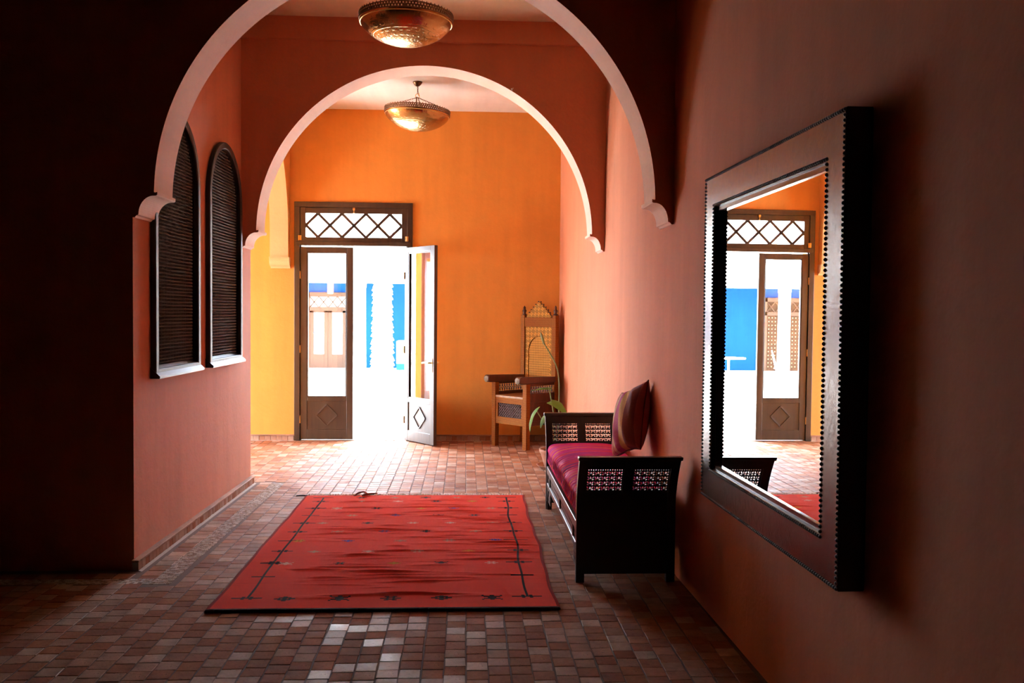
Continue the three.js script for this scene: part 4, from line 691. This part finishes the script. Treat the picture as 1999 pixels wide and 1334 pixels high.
function lantern(x, label) { const o = thing('lantern', label, 'lantern', [x, 2.775, -28.6]); part(o, 'shade', lathe([[0.09, -0.78], [0.10, -0.77], [0.10, -0.36], [0.06, -0.30], [0.02, -0.28], [0.0005, -0.28]], 20), std(lin(0.55, 0.25, 0.12), 0.35, { metalness: 0.8 }), 'copper cylinder shade'); part(o, 'chain', new THREE.CylinderGeometry(0.008, 0.008, 0.30, 6).translate(0, -0.14, 0), M.bronze); }
lantern(-4.15, 'copper cylinder lantern hanging before the brown glazed door'); lantern(-8.45, 'copper cylinder lantern hanging before the studded door');
{
  const o = thing('palm_tree', 'thick pale palm trunk standing in the sunlit courtyard', 'tree', [-1.88, GY, -21]);
  const R = (y) => 0.20 + 0.05 * Math.exp(-y * 2) + 0.015 * Math.sin(y * 2.1);
  part(o, 'trunk', lathe(Array.from({ length: 30 }, (_, i) => [R(i * 0.23), i * 0.23]), 18), M.bark);
  const st = []; for (let i = 0; i < 300; i++) { const y = 0.1 + i * 0.022, a = i * 2.4; st.push(new THREE.BoxGeometry(0.10, 0.10, 0.05).rotateX(-0.5).translate(0, y, R(y) + 0.008).rotateY(a)); }
  part(o, 'leaf_bases', st, M.bark).userData.kind = 'stuff';
  for (let k = 0; k < 14; k++) { const a = k / 14 * Math.PI * 2, L = []; for (let i = 0; i < 22; i++) { const t = i / 22, r = 0.2 + t * 2.0, y = 6.6 + 0.9 * Math.sin(t * 2.2) - 0.9 * t * t; for (const s of [-1, 1]) L.push(new THREE.BoxGeometry(0.4 * (1 - t * 0.6), 0.004, 0.03).rotateZ(-0.3).translate(0.2, 0, 0).rotateY(s * 1.0).translate(r, y, 0).rotateY(a)); } part(o, 'frond', L, M.leaf); }
  const g = thing('grass_tuft', 'small pale grass tuft at the foot of the palm', 'grass', [-2.35, GY, -20.2]); const bl = []; for (let i = 0; i < 60; i++) { const a = rr(0, 6.3), r = rr(0.05, 0.3); bl.push(tube([V(0, 0, 0), V(Math.cos(a) * r * 0.5, rr(0.15, 0.3), Math.sin(a) * r * 0.5), V(Math.cos(a) * r, rr(0.2, 0.45), Math.sin(a) * r)], 0.006, 4, 3)); } part(g, 'blades', bl, std(lin(0.5, 0.42, 0.2), 0.9)).userData.kind = 'stuff';
}
{
  const o = thing('planter', 'low white courtyard planter with a blue band, right of the palm trunk', 'planter', [0.35, GY, -22.5]);
  part(o, 'body', rbox(-2.0, 2.6, 0, 1.18, -0.3, 0.3, 0.02), M.white); part(o, 'blue_band', box(-2.0, 2.6, 0.48, 0.64, 0.3, 0.312), M.blue, 'blue painted band');
}
function courtChair(x, z, turn, label) {
  const o = thing('garden_chair', label, 'chair', [x, GY, z], turn, 'white courtyard chairs'), W = M.whiteMetal;
  part(o, 'seat', new THREE.CylinderGeometry(0.21, 0.21, 0.025, 24).translate(0, 0.45, 0), W);
  for (const [lx, lz] of [[-0.16, 0.16], [0.16, 0.16], [-0.16, -0.16], [0.16, -0.16]]) part(o, 'leg', tube([V(lx * 0.9, 0.45, lz * 0.9), V(lx * 0.85, 0.22, lz * 0.85), V(lx * 1.25, 0.006, lz * 1.25)], 0.014, 8, 6), W);
  part(o, 'backrest', [tube([V(-0.18, 0.45, -0.14), V(-0.19, 0.75, -0.22), V(0, 0.93, -0.27), V(0.19, 0.75, -0.22), V(0.18, 0.45, -0.14)], 0.016, 24, 6), ...[-0.09, -0.03, 0.03, 0.09].map((x2) => tube([V(x2, 0.45, -0.16), V(x2, 0.7, -0.22), V(x2, 0.88, -0.255)], 0.013, 8, 5))], W);
}
courtChair(-4.55, -24.2, 1.3, 'white metal chair beside the round table, seen through the closed leaf'); courtChair(-6.9, -24.6, -1.2, 'white metal chair seen only in the mirror');
{ const o = thing('garden_table', 'white round metal table, its edge seen through the closed leaf', 'table', [-5.35, GY, -24.4]); part(o, 'tabletop', new THREE.CylinderGeometry(0.45, 0.45, 0.03, 32).translate(0, 0.73, 0), M.whiteMetal); part(o, 'pedestal', lathe([[0.0005, 0], [0.25, 0], [0.25, 0.02], [0.05, 0.06], [0.03, 0.3], [0.03, 0.72], [0.0005, 0.72]], 20), M.whiteMetal); }

renderer.render(scene, camera);
